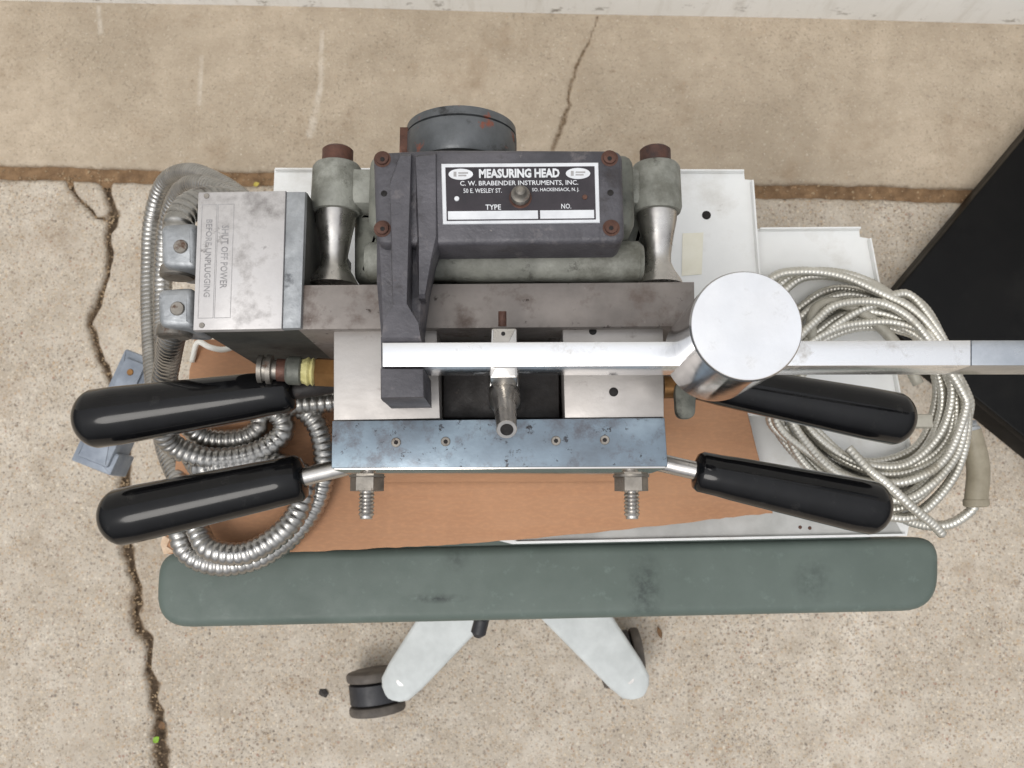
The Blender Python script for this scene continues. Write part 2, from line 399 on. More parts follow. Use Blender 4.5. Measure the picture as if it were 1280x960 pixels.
# ------------------------------------------------------------------ mesh helpers
ORIGIN = {}
class MB:
    def __init__(s): s.v, s.f = [], []
    def add(s, vs, fs):
        k = len(s.v)
        s.v += [tuple(p) for p in vs]
        s.f += [tuple(i + k for i in f) for f in fs]
        return s
    def prism(s, outline, z0, z1, b=0.0, steps=2, b0=0.0):
        """outline (x, y) any winding, straight sides, rounded top edge b and bottom edge b0"""
        pts = [Vector(p[:2]) for p in outline]
        area = sum(a.x * c.y - c.x * a.y for a, c in zip(pts, pts[1:] + pts[:1]))
        if area < 0: pts.reverse()
        n = len(pts)
        mit = []
        for i in range(n):
            e0 = (pts[i] - pts[i - 1]).normalized(); e1 = (pts[(i + 1) % n] - pts[i]).normalized()
            n0, n1 = Vector((-e0.y, e0.x)), Vector((-e1.y, e1.x))
            mm = n0 + n1
            d = max(0.35, mm.dot(n0))
            mit.append(mm / d if mm.length > 1e-6 else n0)
        prof = []
        if b0 > 0:
            for k in range(steps + 1):
                a = PI / 2 * k / steps
                prof.append((b0 * (1 - math.sin(a)), z0 + b0 * (1 - math.cos(a))))
        else: prof.append((0, z0))
        if b > 0:
            for k in range(steps + 1):
                a = PI / 2 * k / steps
                prof.append((b * (1 - math.cos(a)), z1 - b * (1 - math.sin(a))))
        else: prof.append((0, z1))
        vs, fs = [], []
        for o, z in prof:
            for i in range(n):
                p = pts[i] + mit[i] * o
                vs.append((p.x, p.y, z))
        for r in range(len(prof) - 1):
            for i in range(n):
                j = (i + 1) % n
                fs.append((r * n + i, r * n + j, (r + 1) * n + j, (r + 1) * n + i))
        fs.append(tuple(reversed(range(n))))
        fs.append(tuple((len(prof) - 1) * n + i for i in range(n)))
        return s.add(vs, fs)
    def lathe(s, p0, d, prof, seg=24, up=None):
        """prof = [(distance along d, radius)] closed at both ends by caps when the radius is not 0"""
        d = Vector(d).normalized(); p0 = Vector(p0)
        u = d.orthogonal().normalized() if up is None else (Vector(up) - d * d.dot(Vector(up))).normalized()
        w = d.cross(u)
        vs, fs = [], []
        for t, r in prof:
            for k in range(seg):
                a = 2 * PI * k / seg
                vs.append(p0 + d * t + (u * math.cos(a) + w * math.sin(a)) * r)
        for i in range(len(prof) - 1):
            for k in range(seg):
                j = (k + 1) % seg
                fs.append((i * seg + k, i * seg + j, (i + 1) * seg + j, (i + 1) * seg + k))
        fs.append(tuple(reversed(range(seg))))
        fs.append(tuple((len(prof) - 1) * seg + k for k in range(seg)))
        return s.add(vs, fs)
    def sweep(s, pts, radii, seg=10, cap=True):
        n = len(pts)
        T = []
        for i in range(n):
            t = pts[min(i + 1, n - 1)] - pts[max(i - 1, 0)]
            T.append(t.normalized())
        u = T[0].orthogonal().normalized()
        vs, fs = [], []
        for i in range(n):
            u = (u - T[i] * u.dot(T[i])).normalized()
            w = T[i].cross(u)
            r = radii[i] if isinstance(radii, (list, tuple)) else radii
            for k in range(seg):
                a = 2 * PI * k / seg
                vs.append(pts[i] + (u * math.cos(a) + w * math.sin(a)) * r)
        for i in range(n - 1):
            for k in range(seg):
                j = (k + 1) % seg
                fs.append((i * seg + k, i * seg + j, (i + 1) * seg + j, (i + 1) * seg + k))
        if cap:
            fs.append(tuple(reversed(range(seg)))); fs.append(tuple((n - 1) * seg + k for k in range(seg)))
        return s.add(vs, fs)
    def box(s, x0, x1, y0, y1, z0, z1, b=0.0):
        return s.prism([(x0, y0), (x1, y0), (x1, y1), (x0, y1)], z0, z1, b)

def obj(name, mb, mat, parent=None, angle=35, smooth=True, fix=True):
    o0 = ORIGIN[parent.name] if parent else Vector((0, 0, 0))
    me = bpy.data.meshes.new(name)
    me.from_pydata([(p[0] - o0.x, p[1] - o0.y, p[2] - o0.z) for p in mb.v], [], mb.f)
    if fix:
        bm = bmesh.new(); bm.from_mesh(me)
        bmesh.ops.recalc_face_normals(bm, faces=bm.faces)
        bm.to_mesh(me); bm.free()
    if smooth:
        me.shade_smooth()
        if angle: me.set_sharp_from_angle(angle=math.radians(angle))
    me.materials.append(mat)
    o = bpy.data.objects.new(name, me)
    C.objects.link(o)
    if parent: o.parent = parent
    ORIGIN[o.name] = o0
    return o
def tag(o, label, cat, group=None):
    o['label'] = label; o['category'] = cat
    if group: o['group'] = group
    return o
def thing(name, loc, label, cat, group=None):
    o = bpy.data.objects.new(name, None)
    o.location = loc; o.empty_display_size = 0.05
    C.objects.link(o)
    ORIGIN[o.name] = Vector(loc)
    return tag(o, label, cat, group)
def struct(o):
    o['kind'] = 'structure'; return o
def quad(pts, z):
    return [xy(px, py, z) for px, py in pts]
def rounded(outline, r, seg=5):
    pts = [Vector(p[:2]) for p in outline]
    out = []
    n = len(pts)
    for i in range(n):
        rr = r[i] if isinstance(r, (list, tuple)) else r
        p, a, c = pts[i], pts[i - 1], pts[(i + 1) % n]
        e0, e1 = (a - p).normalized(), (c - p).normalized()
        rr = min(rr, (a - p).length * 0.48, (c - p).length * 0.48)
        if rr < 1e-6: out.append(p); continue
        s, e = p + e0 * rr, p + e1 * rr
        for k in range(seg + 1):
            t = k / seg
            out.append(s * (1 - t) ** 2 + p * 2 * t * (1 - t) + e * t * t)
    return out
def spline(ctrl, step):
    """Catmull-Rom through the points, resampled evenly"""
    P = [Vector(c) for c in ctrl]
    P = [P[0] * 2 - P[1]] + P + [P[-1] * 2 - P[-2]]
    dense = []
    for i in range(1, len(P) - 2):
        p0, p1, p2, p3 = P[i - 1:i + 3]
        m = max(6, int((p2 - p1).length / step * 1.5))
        for k in range(m):
            t = k / m
            dense.append(0.5 * ((2 * p1) + (p2 - p0) * t + (2 * p0 - 5 * p1 + 4 * p2 - p3) * t * t + (3 * p1 - p0 - 3 * p2 + p3) * t ** 3))
    dense.append(P[-2])
    d = np.array([tuple(p) for p in dense])
    L = np.concatenate([[0], np.cumsum(np.linalg.norm(np.diff(d, axis=0), axis=1))])
    n = max(2, int(L[-1] / step))
    q = np.linspace(0, L[-1], n)
    return [Vector((np.interp(x, L, d[:, 0]), np.interp(x, L, d[:, 1]), np.interp(x, L, d[:, 2]))) for x in q]
def corrugated(ctrl, r, pitch, depth, seg=12):
    pts = spline(ctrl, pitch / 5)
    prof = (0.985, 1.0, 1.0, 0.985, 1 - depth)
    return MB().sweep(pts, [r * prof[i % 5] for i in range(len(pts))], seg)
def hexagon(cx, cz, r, rot=0):
    return [(cx + r * math.cos(rot + k * PI / 3), cz + r * math.sin(rot + k * PI / 3)) for k in range(6)]

# ------------------------------------------------------------------ the ground: two concrete slabs, the open joint, cracks
def poly_dist(X, Y, pts):
    """distance to a polyline and half width there"""
    best = np.full(X.shape, 9.0); wid = np.zeros(X.shape)
    for (x0, y0, w0), (x1, y1, w1) in zip(pts, pts[1:]):
        dx, dy = x1 - x0, y1 - y0
        t = np.clip(((X - x0) * dx + (Y - y0) * dy) / (dx * dx + dy * dy), 0, 1)
        d = np.hypot(X - x0 - t * dx, Y - y0 - t * dy)
        k = d < best
        best = np.where(k, d, best); wid = np.where(k, w0 + t * (w1 - w0), wid)
    return best, wid
def crackline(px, jit=0.0022):
    """px = (x, y, half width in m); broken up into a ragged line"""
    out = []
    for (a, b) in zip(px, px[1:]):
        p, q = at(a[0], a[1], 0), at(b[0], b[1], 0)
        m = max(2, int((q - p).length / 0.010))
        for k in range(m):
            t = k / m
            w = a[2] + (b[2] - a[2]) * t
            out.append((p.x + (q.x - p.x) * t + random.uniform(-jit, jit), p.y + (q.y - p.y) * t + random.uniform(-jit, jit), w * random.uniform(0.6, 1.3)))
    e = at(px[-1][0], px[-1][1], 0)
    out.append((e.x, e.y, px[-1][2]))
    return out
CRACKS_LOW = [
    crackline([(131, 224, .010), (142, 268, .008), (136, 292, .006), (136, 335, .0045), (121, 380, .0045), (112, 405, .006), (121, 440, .0055), (141, 478, .004),
               (158, 520, .004), (160, 560, .006), (154, 600, .008), (151, 650, .010), (160, 690, .009), (170, 735, .008), (168, 778, .007), (183, 800, .006),
               (187, 850, .007), (196, 892, .008), (198, 930, .013), (201, 985, .013), (205, 1040, .01)]),
    crackline([(82, 222, .006), (98, 250, .003), (118, 268, .0025), (140, 274, .003)]),
]
CRACKS_UP = [crackline([(748, 20, .0022), (737, 48, .0025), (722, 78, .0038), (714, 104, .0034), (711, 132, .0035), (706, 152, .0045), (692, 184, .005), (682, 220, .005)], 0.0026)]
LIME = [[(*xy(403, 40, 0), .003), (*xy(401, 110, 0), .004), (*xy(388, 168, 0), .006)],
        [(*xy(252, 70, 0), .002), (*xy(250, 130, 0), .003)], [(*xy(123, 8, 0), .003), (*xy(125, 40, 0), .004)]]
jl, jr = at(0, 215, 0), at(1180, 243, 0)
JS = (jr.y - jl.y) / (jr.x - jl.x)
def joint_y(x): return jl.y + (x - jl.x) * JS
wl, wr = at(0, 0, 0), at(1280, 30, 0)
WS = (wr.y - wl.y) / (wr.x - wl.x)
def wall_y(x): return wl.y + (x - wl.x) * WS

def slab(name, mat, v0, v1, fine, upper, parent):
    """grid in (x, s): s runs from edge to edge; fine in the part the photo shows"""
    fx = np.arange(-0.80, 0.88, fine)
    xs = np.concatenate([[-3, -2.2, -1.6, -1.2, -1.0, -0.9], fx, [0.92, 1.0, 1.2, 1.6, 2.2, 3]])
    if upper:
        ss = np.linspace(0, 1, int(0.56 / fine)); S, X = np.meshgrid(ss, xs, indexing='ij')
        Y = (joint_y(X) + 0.010) * (1 - S) + (wall_y(X) + 0.05) * S
        dj = (S * 0.5)
    else:
        far = np.concatenate([[-3, -2.2, -1.6, -1.1, -0.8, -0.66], np.arange(-0.60, -0.0001, fine)])
        near = np.linspace(0, 1, int(0.26 / fine))
        rows = []
        for y in far: rows.append(np.full(xs.shape, y))
        for s in near: rows.append((joint_y(xs) - 0.010) * s + 0.0 * (1 - s))
        Y = np.array(rows); X = np.tile(xs, (len(rows), 1))
        dj = joint_y(X) - 0.010 - Y
    Z = np.zeros(X.shape); ck = np.zeros(X.shape); lime = np.zeros(X.shape)
    for pts in (CRACKS_UP if upper else CRACKS_LOW):
        d, w = poly_dist(X, Y, pts)
        k = np.clip(1.0 - (d - 0.35 * w) / np.maximum(0.9 * w, 0.0018), 0, 1)
        ck = np.maximum(ck, k)
    if upper: ck = ck * 0.72
    Z -= ck * (0.003 if upper else 0.008)
    if upper:
        for pts in LIME:
            d, w = poly_dist(X, Y, pts); lime = np.maximum(lime, np.clip(1.3 - d / w, 0, 1))
    # worn arris at the joint
    e = np.clip(1 - dj / 0.012, 0, 1)
    Z -= e * e * 0.004
    ck = np.maximum(ck, np.clip(1 - dj / 0.008, 0, 1) * 0.42)
    rs = np.random.RandomState(3)
    Z += (rs.rand(*X.shape) - 0.5) * 0.0005
    Z += 0.0014 * np.sin(X * 9.1 + 1) * np.sin(Y * 7.3)
    # edge wobble so that the joint is not ruler straight
    wob = 0.0011 * np.sin(X * 17) + 0.0007 * np.sin(X * 61 + 2) + 0.0004 * np.sin(X * 213)
    Y = Y + wob * np.clip(1 - dj / 0.03, 0, 1)
    nr, nc = X.shape
    V = np.stack([X, Y, Z], -1).reshape(-1, 3)
    # a drop at the joint edge: one more row straight down
    row = (0 if upper else nr - 1)
    low = np.stack([X[row], Y[row], np.full(nc, -0.06)], -1)
    V = np.concatenate([V, low])
    idx = np.arange(nr * nc).reshape(nr, nc)
    F = np.stack([idx[:-1, :-1], idx[:-1, 1:], idx[1:, 1:], idx[1:, :-1]], -1).reshape(-1, 4)
    b = np.arange(nc) + nr * nc
    if upper: G = np.stack([b[:-1], b[1:], idx[0, 1:], idx[0, :-1]], -1)
    else: G = np.stack([idx[-1, :-1], idx[-1, 1:], b[1:], b[:-1]], -1)
    F = np.concatenate([F, G])
    me = bpy.data.meshes.new(name)
    me.vertices.add(len(V)); me.vertices.foreach_set('co', V.astype(np.float32).ravel())
    me.loops.add(F.size); me.loops.foreach_set('vertex_index', F.astype(np.int32).ravel())
    me.polygons.add(len(F)); me.polygons.foreach_set('loop_start', np.arange(0, F.size, 4, dtype=np.int32))
    me.polygons.foreach_set('loop_total', np.full(len(F), 4, dtype=np.int32))
    me.update(calc_edges=True); me.validate()
    for nm, arr in (('crack', ck), ('lime', lime)):
        a = me.attributes.new(nm, 'FLOAT', 'POINT')
        vals = np.concatenate([arr.ravel(), np.full(nc, 1.0 if nm == 'crack' else 0.0)]).astype(np.float32)
        a.data.foreach_set('value', vals)
    me.shade_smooth()
    me.materials.append(mat)
    o = bpy.data.objects.new(name, me); C.objects.link(o)
    o.parent = parent
    return o
pav = bpy.data.objects.new('pavement', None); C.objects.link(pav); struct(pav)
slab('concrete_slab', M['slab_rough'], 0, 0, 0.0022, False, pav)
slab('concrete_slab', M['slab_smooth'], 0, 0, 0.0030, True, pav)
# dirt bed lying in the joint
mb = MB()
xs = [-3, -1.5] + [i * 0.006 for i in range(-140, 150)] + [1.5, 3]
rows = 6
for i, x in enumerate(xs):
    for k in range(rows):
        t = k / (rows - 1)
        z = -0.0065 + 0.0020 * noise.noise((x * 40, t * 3, 0)) + 0.0025 * noise.noise((x * 150, t * 8, 5))
        mb.v.append((x, joint_y(x) - 0.017 + 0.034 * t, z))
for i in range(len(xs) - 1):
    for k in range(rows - 1):
        a = i * rows + k
        mb.f.append((a, a + 1, a + rows + 1, a + rows))
struct(obj('joint_dirt', mb, M['dirt'], angle=None))

# loose grit in the cracks and along the joint: nobody could count it
mb = MB()
def stone(mb, x, y, z, r):
    k = len(mb.v)
    a0 = random.uniform(0, PI)
    vs = [(x, y, z + r * 0.8)]
    for j in range(5):
        a = a0 + 2 * PI * j / 5
        q = r * random.uniform(0.7, 1.15)
        vs.append((x + math.cos(a) * q, y + math.sin(a) * q * 0.85, z + r * random.uniform(0.05, 0.3)))
    mb.add(vs, [(0, 1 + j, 1 + (j + 1) % 5) for j in range(5)])
for line, n_ in ((CRACKS_LOW[0], 420), (CRACKS_LOW[1], 60), (CRACKS_UP[0], 50)):
    for _ in range(n_):
        a = random.choice(line)
        stone(mb, a[0] + random.gauss(0, a[2] * 0.7), a[1] + random.uniform(-.006, .006), -0.005, random.uniform(.0007, .0022))
for _ in range(420):
    x = random.uniform(-0.75, 0.8)
    stone(mb, x, joint_y(x) + random.gauss(0, .007), -0.006, random.uniform(.0006, .0022))
for _ in range(500):
    x, y = random.uniform(-.75, .8), random.uniform(-.55, .3)
    stone(mb, x, y, -0.0002, random.uniform(.0006, .0014))
g = obj('grit', mb, M['grit'], angle=None, smooth=False); g['kind'] = 'stuff'

# white wall at the top: board siding above a skirting board
ang = math.atan(WS)
wall = thing('wall', (0, wall_y(0), 0), 'white painted building wall with chipped grimy foot along the back of the concrete', 'wall')
def wbox(x0, x1, y0, y1, z0, z1, b=0.0):
    ca, sa = math.cos(ang), math.sin(ang)
    pts = [(x0 * ca - y * sa * 0 - 0, 0) for y in (0,)]
    def tr(x, y): return (x * ca - y * sa, wall_y(0) + x * sa + y * ca)
    return MB().prism([tr(x0, y0), tr(x1, y0), tr(x1, y1), tr(x0, y1)], z0, z1, b)
obj('skirting_board', wbox(-3, 3, 0.0, 0.03, -0.004, 0.14, 0.004), M['wall_paint'], wall)
for k in range(10):
    obj('siding_board', wbox(-3, 3, 0.012 + 0.002 * (k % 2), 0.034, 0.146 + 0.19 * k, 0.146 + 0.19 * k + 0.186, 0.004), M['wall_paint'], wall)

# ------------------------------------------------------------------ black flat case on the ground at the right
ZC = 0.058
c0 = at(1094, 395, ZC); e1 = (at(1280, 172, 0.0) - at(1130, 352, 0.0)).normalized(); e1.z = 0; e1.normalize()
e2 = Vector((e1.y, -e1.x, 0))
cb = thing('black_case', (c0.x, c0.y, 0), 'flat black box lying on the concrete at right, set at a slant', 'case')
L1, L2 = 0.46, 0.40
out = [c0, c0 + e1 * L1, c0 + e1 * L1 + e2 * L2, c0 + e2 * L2]
obj('lid', MB().prism(rounded([(p.x, p.y) for p in out], 0.003, 3), 0.044, ZC, 0.002), M['case_black'], cb)
inn = [c0 + (e1 + e2) * 0.0015, c0 + e1 * (L1 - .0015) + e2 * .0015, c0 + e1 * (L1 - .0015) + e2 * (L2 - .0015), c0 + e2 * (L2 - .0015) + e1 * .0015]
obj('body', MB().prism(rounded([(p.x, p.y) for p in inn], 0.003, 3), 0.002, 0.0435, 0.001), M['case_black'], cb)

# ------------------------------------------------------------------ swivel chair: seat pad, five-star base, casters
ZS = 0.455
hub = at(643, 671, 0.12)
chair = thing('swivel_chair', (hub.x, hub.y, 0), 'swivel chair with grey-green padded seat on pale five-star caster base', 'chair')
seat_px = [(192, 780), (1175, 760), (1175, 671), (1098, 674), (1085, 420), (300, 420), (262, 689), (192, 690)]
seat_px = [(191, 786), (1176, 764), (1177, 671), (1096, 674), (1060, 470), (320, 470), (262, 689), (196, 690)]
bol = rounded(quad([(191, 786), (1176, 764), (1177, 671), (196, 690)], ZS), [0.034, 0.030, 0.019, 0.019], 8)
so = rounded(quad([(262, 735), (1098, 717), (1060, 470), (320, 470)], ZS - .006), [.002, .002, .03, .03], 6)
marks = []
o_ = hub
def mk(px, py, r, st, k): 
    p = at(px, py, ZS); marks.append(((p.x - o_.x, p.y - o_.y), r, st, k))
mk(806, 736, 0.026, (1.6, 0.8), 0.8); mk(545, 748, 0.020, (0.7, 4.5), 0.9); mk(1015, 725, 0.022, (1.2, 1.0), 0.5); mk(570, 700, 0.012, (1, 1), 0.5)
M['seat_vinyl'] = vinyl_mat(marks)
obj('seat_bolster', MB().prism(bol, 0.405, ZS, 0.008, 6, 0.008), M['seat_vinyl'], chair)
obj('seat_pad', MB().prism(so, 0.406, ZS - .006, 0.006, 4, 0.008), M['seat_vinyl'], chair)
obj('seat_shell', MB().prism([(p[0] * 0.93 + 0.07 * hub.x, p[1] * 0.86 + 0.14 * hub.y) for p in so], 0.385, 0.404, 0.004), M['caster_black'], chair)
obj('seat_post', MB().lathe((hub.x, hub.y, 0.09), (0, 0, 1), [(0, .024), (.12, .024), (.121, .015), (.294, .015)], 24), M['caster_black'], chair)
obj('base_hub', MB().lathe((hub.x, hub.y, 0.075), (0, 0, 1), [(0, .036), (.055, .036), (.062, .030)], 28), M['base_paint'], chair)
tip = at(499, 855, 0.085); tip2 = at(787, 849, 0.085)
R_leg = ((tip - hub).to_2d().length + (tip2 - hub).to_2d().length) / 2
a_left = math.atan2(tip.y - hub.y, tip.x - hub.x)
for k in range(5):
    a = a_left + 2 * PI / 5 * k if k != 1 else math.atan2(tip2.y - hub.y, tip2.x - hub.x)
    d = Vector((math.cos(a), math.sin(a), 0)); w = Vector((-d.y, d.x, 0))
    # leg: tapered bar that sinks a little towards its rounded tip
    mb = MB()
    secs = []
    for t in (0.10, 0.35, 0.6, 0.85, 0.96):
        secs.append((t, 0.044 - 0.0205 * t))
    for q in (30, 55, 75, 88):
        secs.append((1.0 + 0.0236 / R_leg * math.sin(math.radians(q)) - 0.004, 0.0236 * math.cos(math.radians(q))))
    ring = []
    for t, hw in secs:
        c = Vector((hub.x, hub.y, 0)) + d * (R_leg * t)
        zt = 0.130 - 0.045 * min(t, 1.05)
        bz = min(0.005, hw * 0.5)
        th = 0.024
        ring.append([c - w * hw + Vector((0, 0, zt - th)), c - w * hw + Vector((0, 0, zt - bz)), c - w * (hw - bz * .3) + Vector((0, 0, zt - bz * .3)), c - w * (hw - bz) + Vector((0, 0, zt)),
                     c + w * (hw - bz) + Vector((0, 0, zt)), c + w * (hw - bz * .3) + Vector((0, 0, zt - bz * .3)), c + w * hw + Vector((0, 0, zt - bz)), c + w * hw + Vector((0, 0, zt - th))])
    vs = [p for r in ring for p in r]
    m = 8
    fs = [(i * m + j, i * m + (j + 1) % m, (i + 1) * m + (j + 1) % m, (i + 1) * m + j) for i in range(len(ring) - 1) for j in range(m)]
    fs += [tuple(range(m)), tuple((len(ring) - 1) * m + j for j in range(m))]
    mb.add(vs, fs)
    obj('base_leg', mb, M['base_paint'], chair, 50)
    # caster: two tyres with a dark hood between them
    piv = Vector((hub.x, hub.y, 0)) + d * (R_leg * 0.99)
    roll = {0: Vector((-0.985, -0.12, 0)), 1: Vector((-0.10, 0.95, 0))}.get(k, Vector((math.cos(a + 2 + k), math.sin(a + 2 + k), 0))).normalized()
    axl = Vector((-roll.y, roll.x, 0))
    cc = piv + roll * 0.026 + Vector((0, 0, 0.034))
    if k == 0: cc = at(470, 864, 0.034) 
    if k == 1: cc = at(776, 822, 0.034)
    hood = MB().lathe(cc - axl * 0.012, axl, [(0, .030), (.001, .032), (.023, .032), (.024, .030)], 28)
    ca = obj('caster', hood, M['caster_black'], chair)
    obj('stem', MB().lathe(piv + Vector((0, 0, .055)), (0, 0, 1), [(0, .0055), (.03, .0055)], 12), M['steel'], ca)
    for sgn in (-1, 1):
        obj('wheel', MB().lathe(cc + axl * (sgn * 0.0195 - 0.0065), axl, [(0, .026), (.0015, .0325), (.004, .034), (.009, .034), (.0115, .0325), (.013, .026)], 30), M['tyre'], ca)
kn = at(598, 789, 0.33)
obj('height_lever', MB().sweep(spline([(kn.x + .05, kn.y + .09, .37), (kn.x + .02, kn.y + .04, .35), (kn.x, kn.y, .33)], .01), .004, 8)
    .lathe((kn.x + .004, kn.y + .014, .334), (-.25, -.95, -.15), [(0, .004), (.003, .0068), (.016, .0070), (.020, .003)], 14), M['caster_black'], chair)

# ------------------------------------------------------------------ white sheet metal panels and cardboard on the seat
def panel(loc, name, outline, z, lips, label):
    t = thing(name, loc, label, 'metal panel', 'white sheet metal panels under the machine')
    obj('sheet', MB().prism(outline, z - 0.0012, z, 0.0003, 1), M['white_metal'], t)
    for (a, b, h, th) in lips:
        a, b = Vector(a), Vector(b); n = Vector((-(b - a).y, (b - a).x)).normalized() * th
        obj('folded_edge', MB().prism([a, b, b + n, a + n], z + 0.0002, z + h, 0.0006, 2), M['white_metal'], t)
    return t
ZP1, ZP2 = 0.472, 0.4585
p1 = quad([(343, 211), (930, 213), (931, 224), (941, 225), (962, 520), (330, 520)], ZP1)
pa = panel(at(640, 400, ZP1), 'metal_tray', p1, ZP1,
           [(xy(346, 213, ZP1), xy(928, 215, ZP1), 0.006, -0.0016), (xy(940, 228, ZP1), xy(960, 505, ZP1), 0.006, -0.0016)],
           'white sheet metal panel with a yellowed tape patch, behind the machine')
hp = at(883, 269, ZP1)
obj('hole', MB().lathe((hp.x, hp.y, ZP1 - .0004), (0, 0, 1), [(0, .0036), (.0007, .0036)], 20), M['dark_hole'], pa)
obj('tape_patch', MB().prism(quad([(853, 292), (879, 291), (877, 343), (852, 345)], ZP1), ZP1 + .0003, ZP1 + .0006), M['masking_tape'], pa)
pb_px = [(930, 286), (1074, 284), (1075, 296), (1087, 298), (1100, 352), (1146, 610), (1134, 670), (640, 680), (560, 660), (560, 520), (945, 500)]
p2 = quad(pb_px, ZP2)
pb = panel(at(1040, 480, ZP2), 'metal_tray', p2, ZP2,
           [(xy(948, 287, ZP2), xy(1073, 286, ZP2), 0.006, -0.0016), (xy(1086, 300, ZP2), xy(1144, 606, ZP2), 0.006, -0.0016), (xy(1130, 669, ZP2), xy(645, 678.5, ZP2), 0.004, -0.0014)],
           'white sheet metal panel under the coiled cable, its edge showing along the green seat')
M['grey_metal'] = surf('grey_metal', lin(166, 166, 163), lin(190, 190, 187), 30, (0.4, 0.55), 0.2, 0.1, 300, spots=[(lin(140, 138, 134), 40, 0.6, 0.12)])
obj('grey_strip', MB().prism(quad([(646, 676), (600, 668), (800, 640), (960, 630), (1110, 636), (1128, 667)], ZP2), ZP2 - .0004, ZP2 + .0004, .0002, 1), M['grey_metal'], pb)  # strip in a greyer tone along the panel's front edge
for (px, py) in ((1000, 659), (1012, 660)):
    p = at(px, py, ZP2)
    obj('rust_chip', MB().lathe((p.x, p.y, ZP2 + .0002), (0, 0, 1), [(0, .0016), (.0007, .0012)], 9), M['rust'], pb)

ZK = 0.480
cp = [(300, 424), (243, 424), (222, 560), (205, 692), (290, 692), (380, 690), (560, 681), (700, 670), (850, 654), (966, 641), (932, 505), (905, 470), (760, 440)]
pts = []
for i in range(len(cp)):
    a, b = cp[i], cp[(i + 1) % len(cp)]
    m = 14 if 0 < i < 10 else 3
    for k in range(m):
        t = k / m
        j = random.uniform(-.7, .7) if 0 < i < 10 else 0
        pts.append((a[0] + (b[0] - a[0]) * t + j * .6, a[1] + (b[1] - a[1]) * t + j))
ko = quad(pts, ZK)
kb = thing('cardboard_sheet', at(600, 550, ZK), 'brown corrugated cardboard sheet with ragged edge laid under the machine', 'cardboard')
obj('board', MB().prism(ko, ZK - 0.004, ZK, 0.0006, 1), M['cardboard'], kb)
mb = MB().prism(quad([(204, 668), (213, 674), (209, 683), (220, 690), (205, 693), (201, 680)], ZK), ZK - .003, ZK + .0008, .0003, 1)
obj('torn_corner', mb, M['torn_paper'], kb)
# ------------------------------------------------------------------ the machine
ZT = 0.660
ZB = 0.4815
base = at(620, 560, ZB)
head = thing('measuring_head', (base.x, base.y, ZB), 'heavy grey steel mixer measuring head with black handles and lever weight, on the cardboard', 'machine')
def part(name, mb, mat, parent=None, angle=35): return obj(name, mb, M[mat], parent or head, angle)
def disc(px, py, z, r, h, seg=20, prof=None):
    p = at(px, py, z)
    return MB().lathe((p.x, p.y, z), (0, 0, 1), prof or [(-h, r), (0.6 * h, r), (h, r * 0.88)], seg)

# three plates of the bowl
fp = part('front_plate', MB().prism(quad([(415, 526), (831, 522), (835, 583), (414, 585)], ZT), ZB, ZT, 0.0010), 'blue_steel')
fq = quad([(415, 584.5), (834, 582.5)], ZT)
part('front_face', MB().prism([(fq[0][0] + .0006, fq[0][1] + .002), (fq[1][0] - .0006, fq[1][1] + .002), (fq[1][0] - .0006, fq[1][1] - .0012), (fq[0][0] + .0006, fq[0][1] - .0012)], ZB + .001, ZT - .0016, .0006), 'face_steel', fp)
for (px, py) in ((495, 553), (557, 552), (695, 551), (756, 550)):
    s = part('screw', disc(px, py, ZT, .0027, .0006), 'nut_steel', fp)
    part('socket', disc(px, py, ZT + .0006, .0013, .0003, 6), 'dark_hole', fp)
ZM = 0.6575
A = [xy(417, 411, ZM), xy(546, 411, ZM), xy(550, 523, ZM), xy(417, 525.6, ZM)]
part('bowl_side', MB().prism(A, ZB + .001, ZM, 0.0007), 'bowl_steel')
B = [xy(703, 410, ZM), xy(829, 410, ZM), xy(830, 521.4, ZM), xy(706, 522.4, ZM)]
bs = part('bowl_side', MB().prism(B, ZB + .001, ZM, 0.0007), 'bowl_steel')
part('oil_hole', disc(767, 490, ZM, .0026, .0004), 'dark_hole', bs)
part('oil_hole', disc(741, 414, ZM, .0022, .0004), 'dark_hole', bs)
ZR = 0.640
def inset(px0, px1, py0, py1, z): return [xy(px0, py0, z), xy(px1, py0, z), xy(px1, py1, z), xy(px0, py1, z)]
yA, yB = xy(600, 411, ZM)[1], xy(600, 522, ZM)[1]
xA, xB = xy(548, 470, ZM)[0], xy(704, 470, ZM)[0]
part('chamber_floor', MB().box(xA - .004, xB + .004, yB + .0008, yA - .0008, ZB + .002, 0.606, 0.0), 'grime_shade')
part('ram', MB().box(xA + .0012, xB - .0012, yB + .0016, yA - .010, 0.607, ZR, 0.002), 'grime_shade')
part('back_plate', MB().prism(quad([(372, 356), (868, 352), (869, 408), (373, 412)], 0.664), ZB, 0.664, 0.0010), 'back_steel')
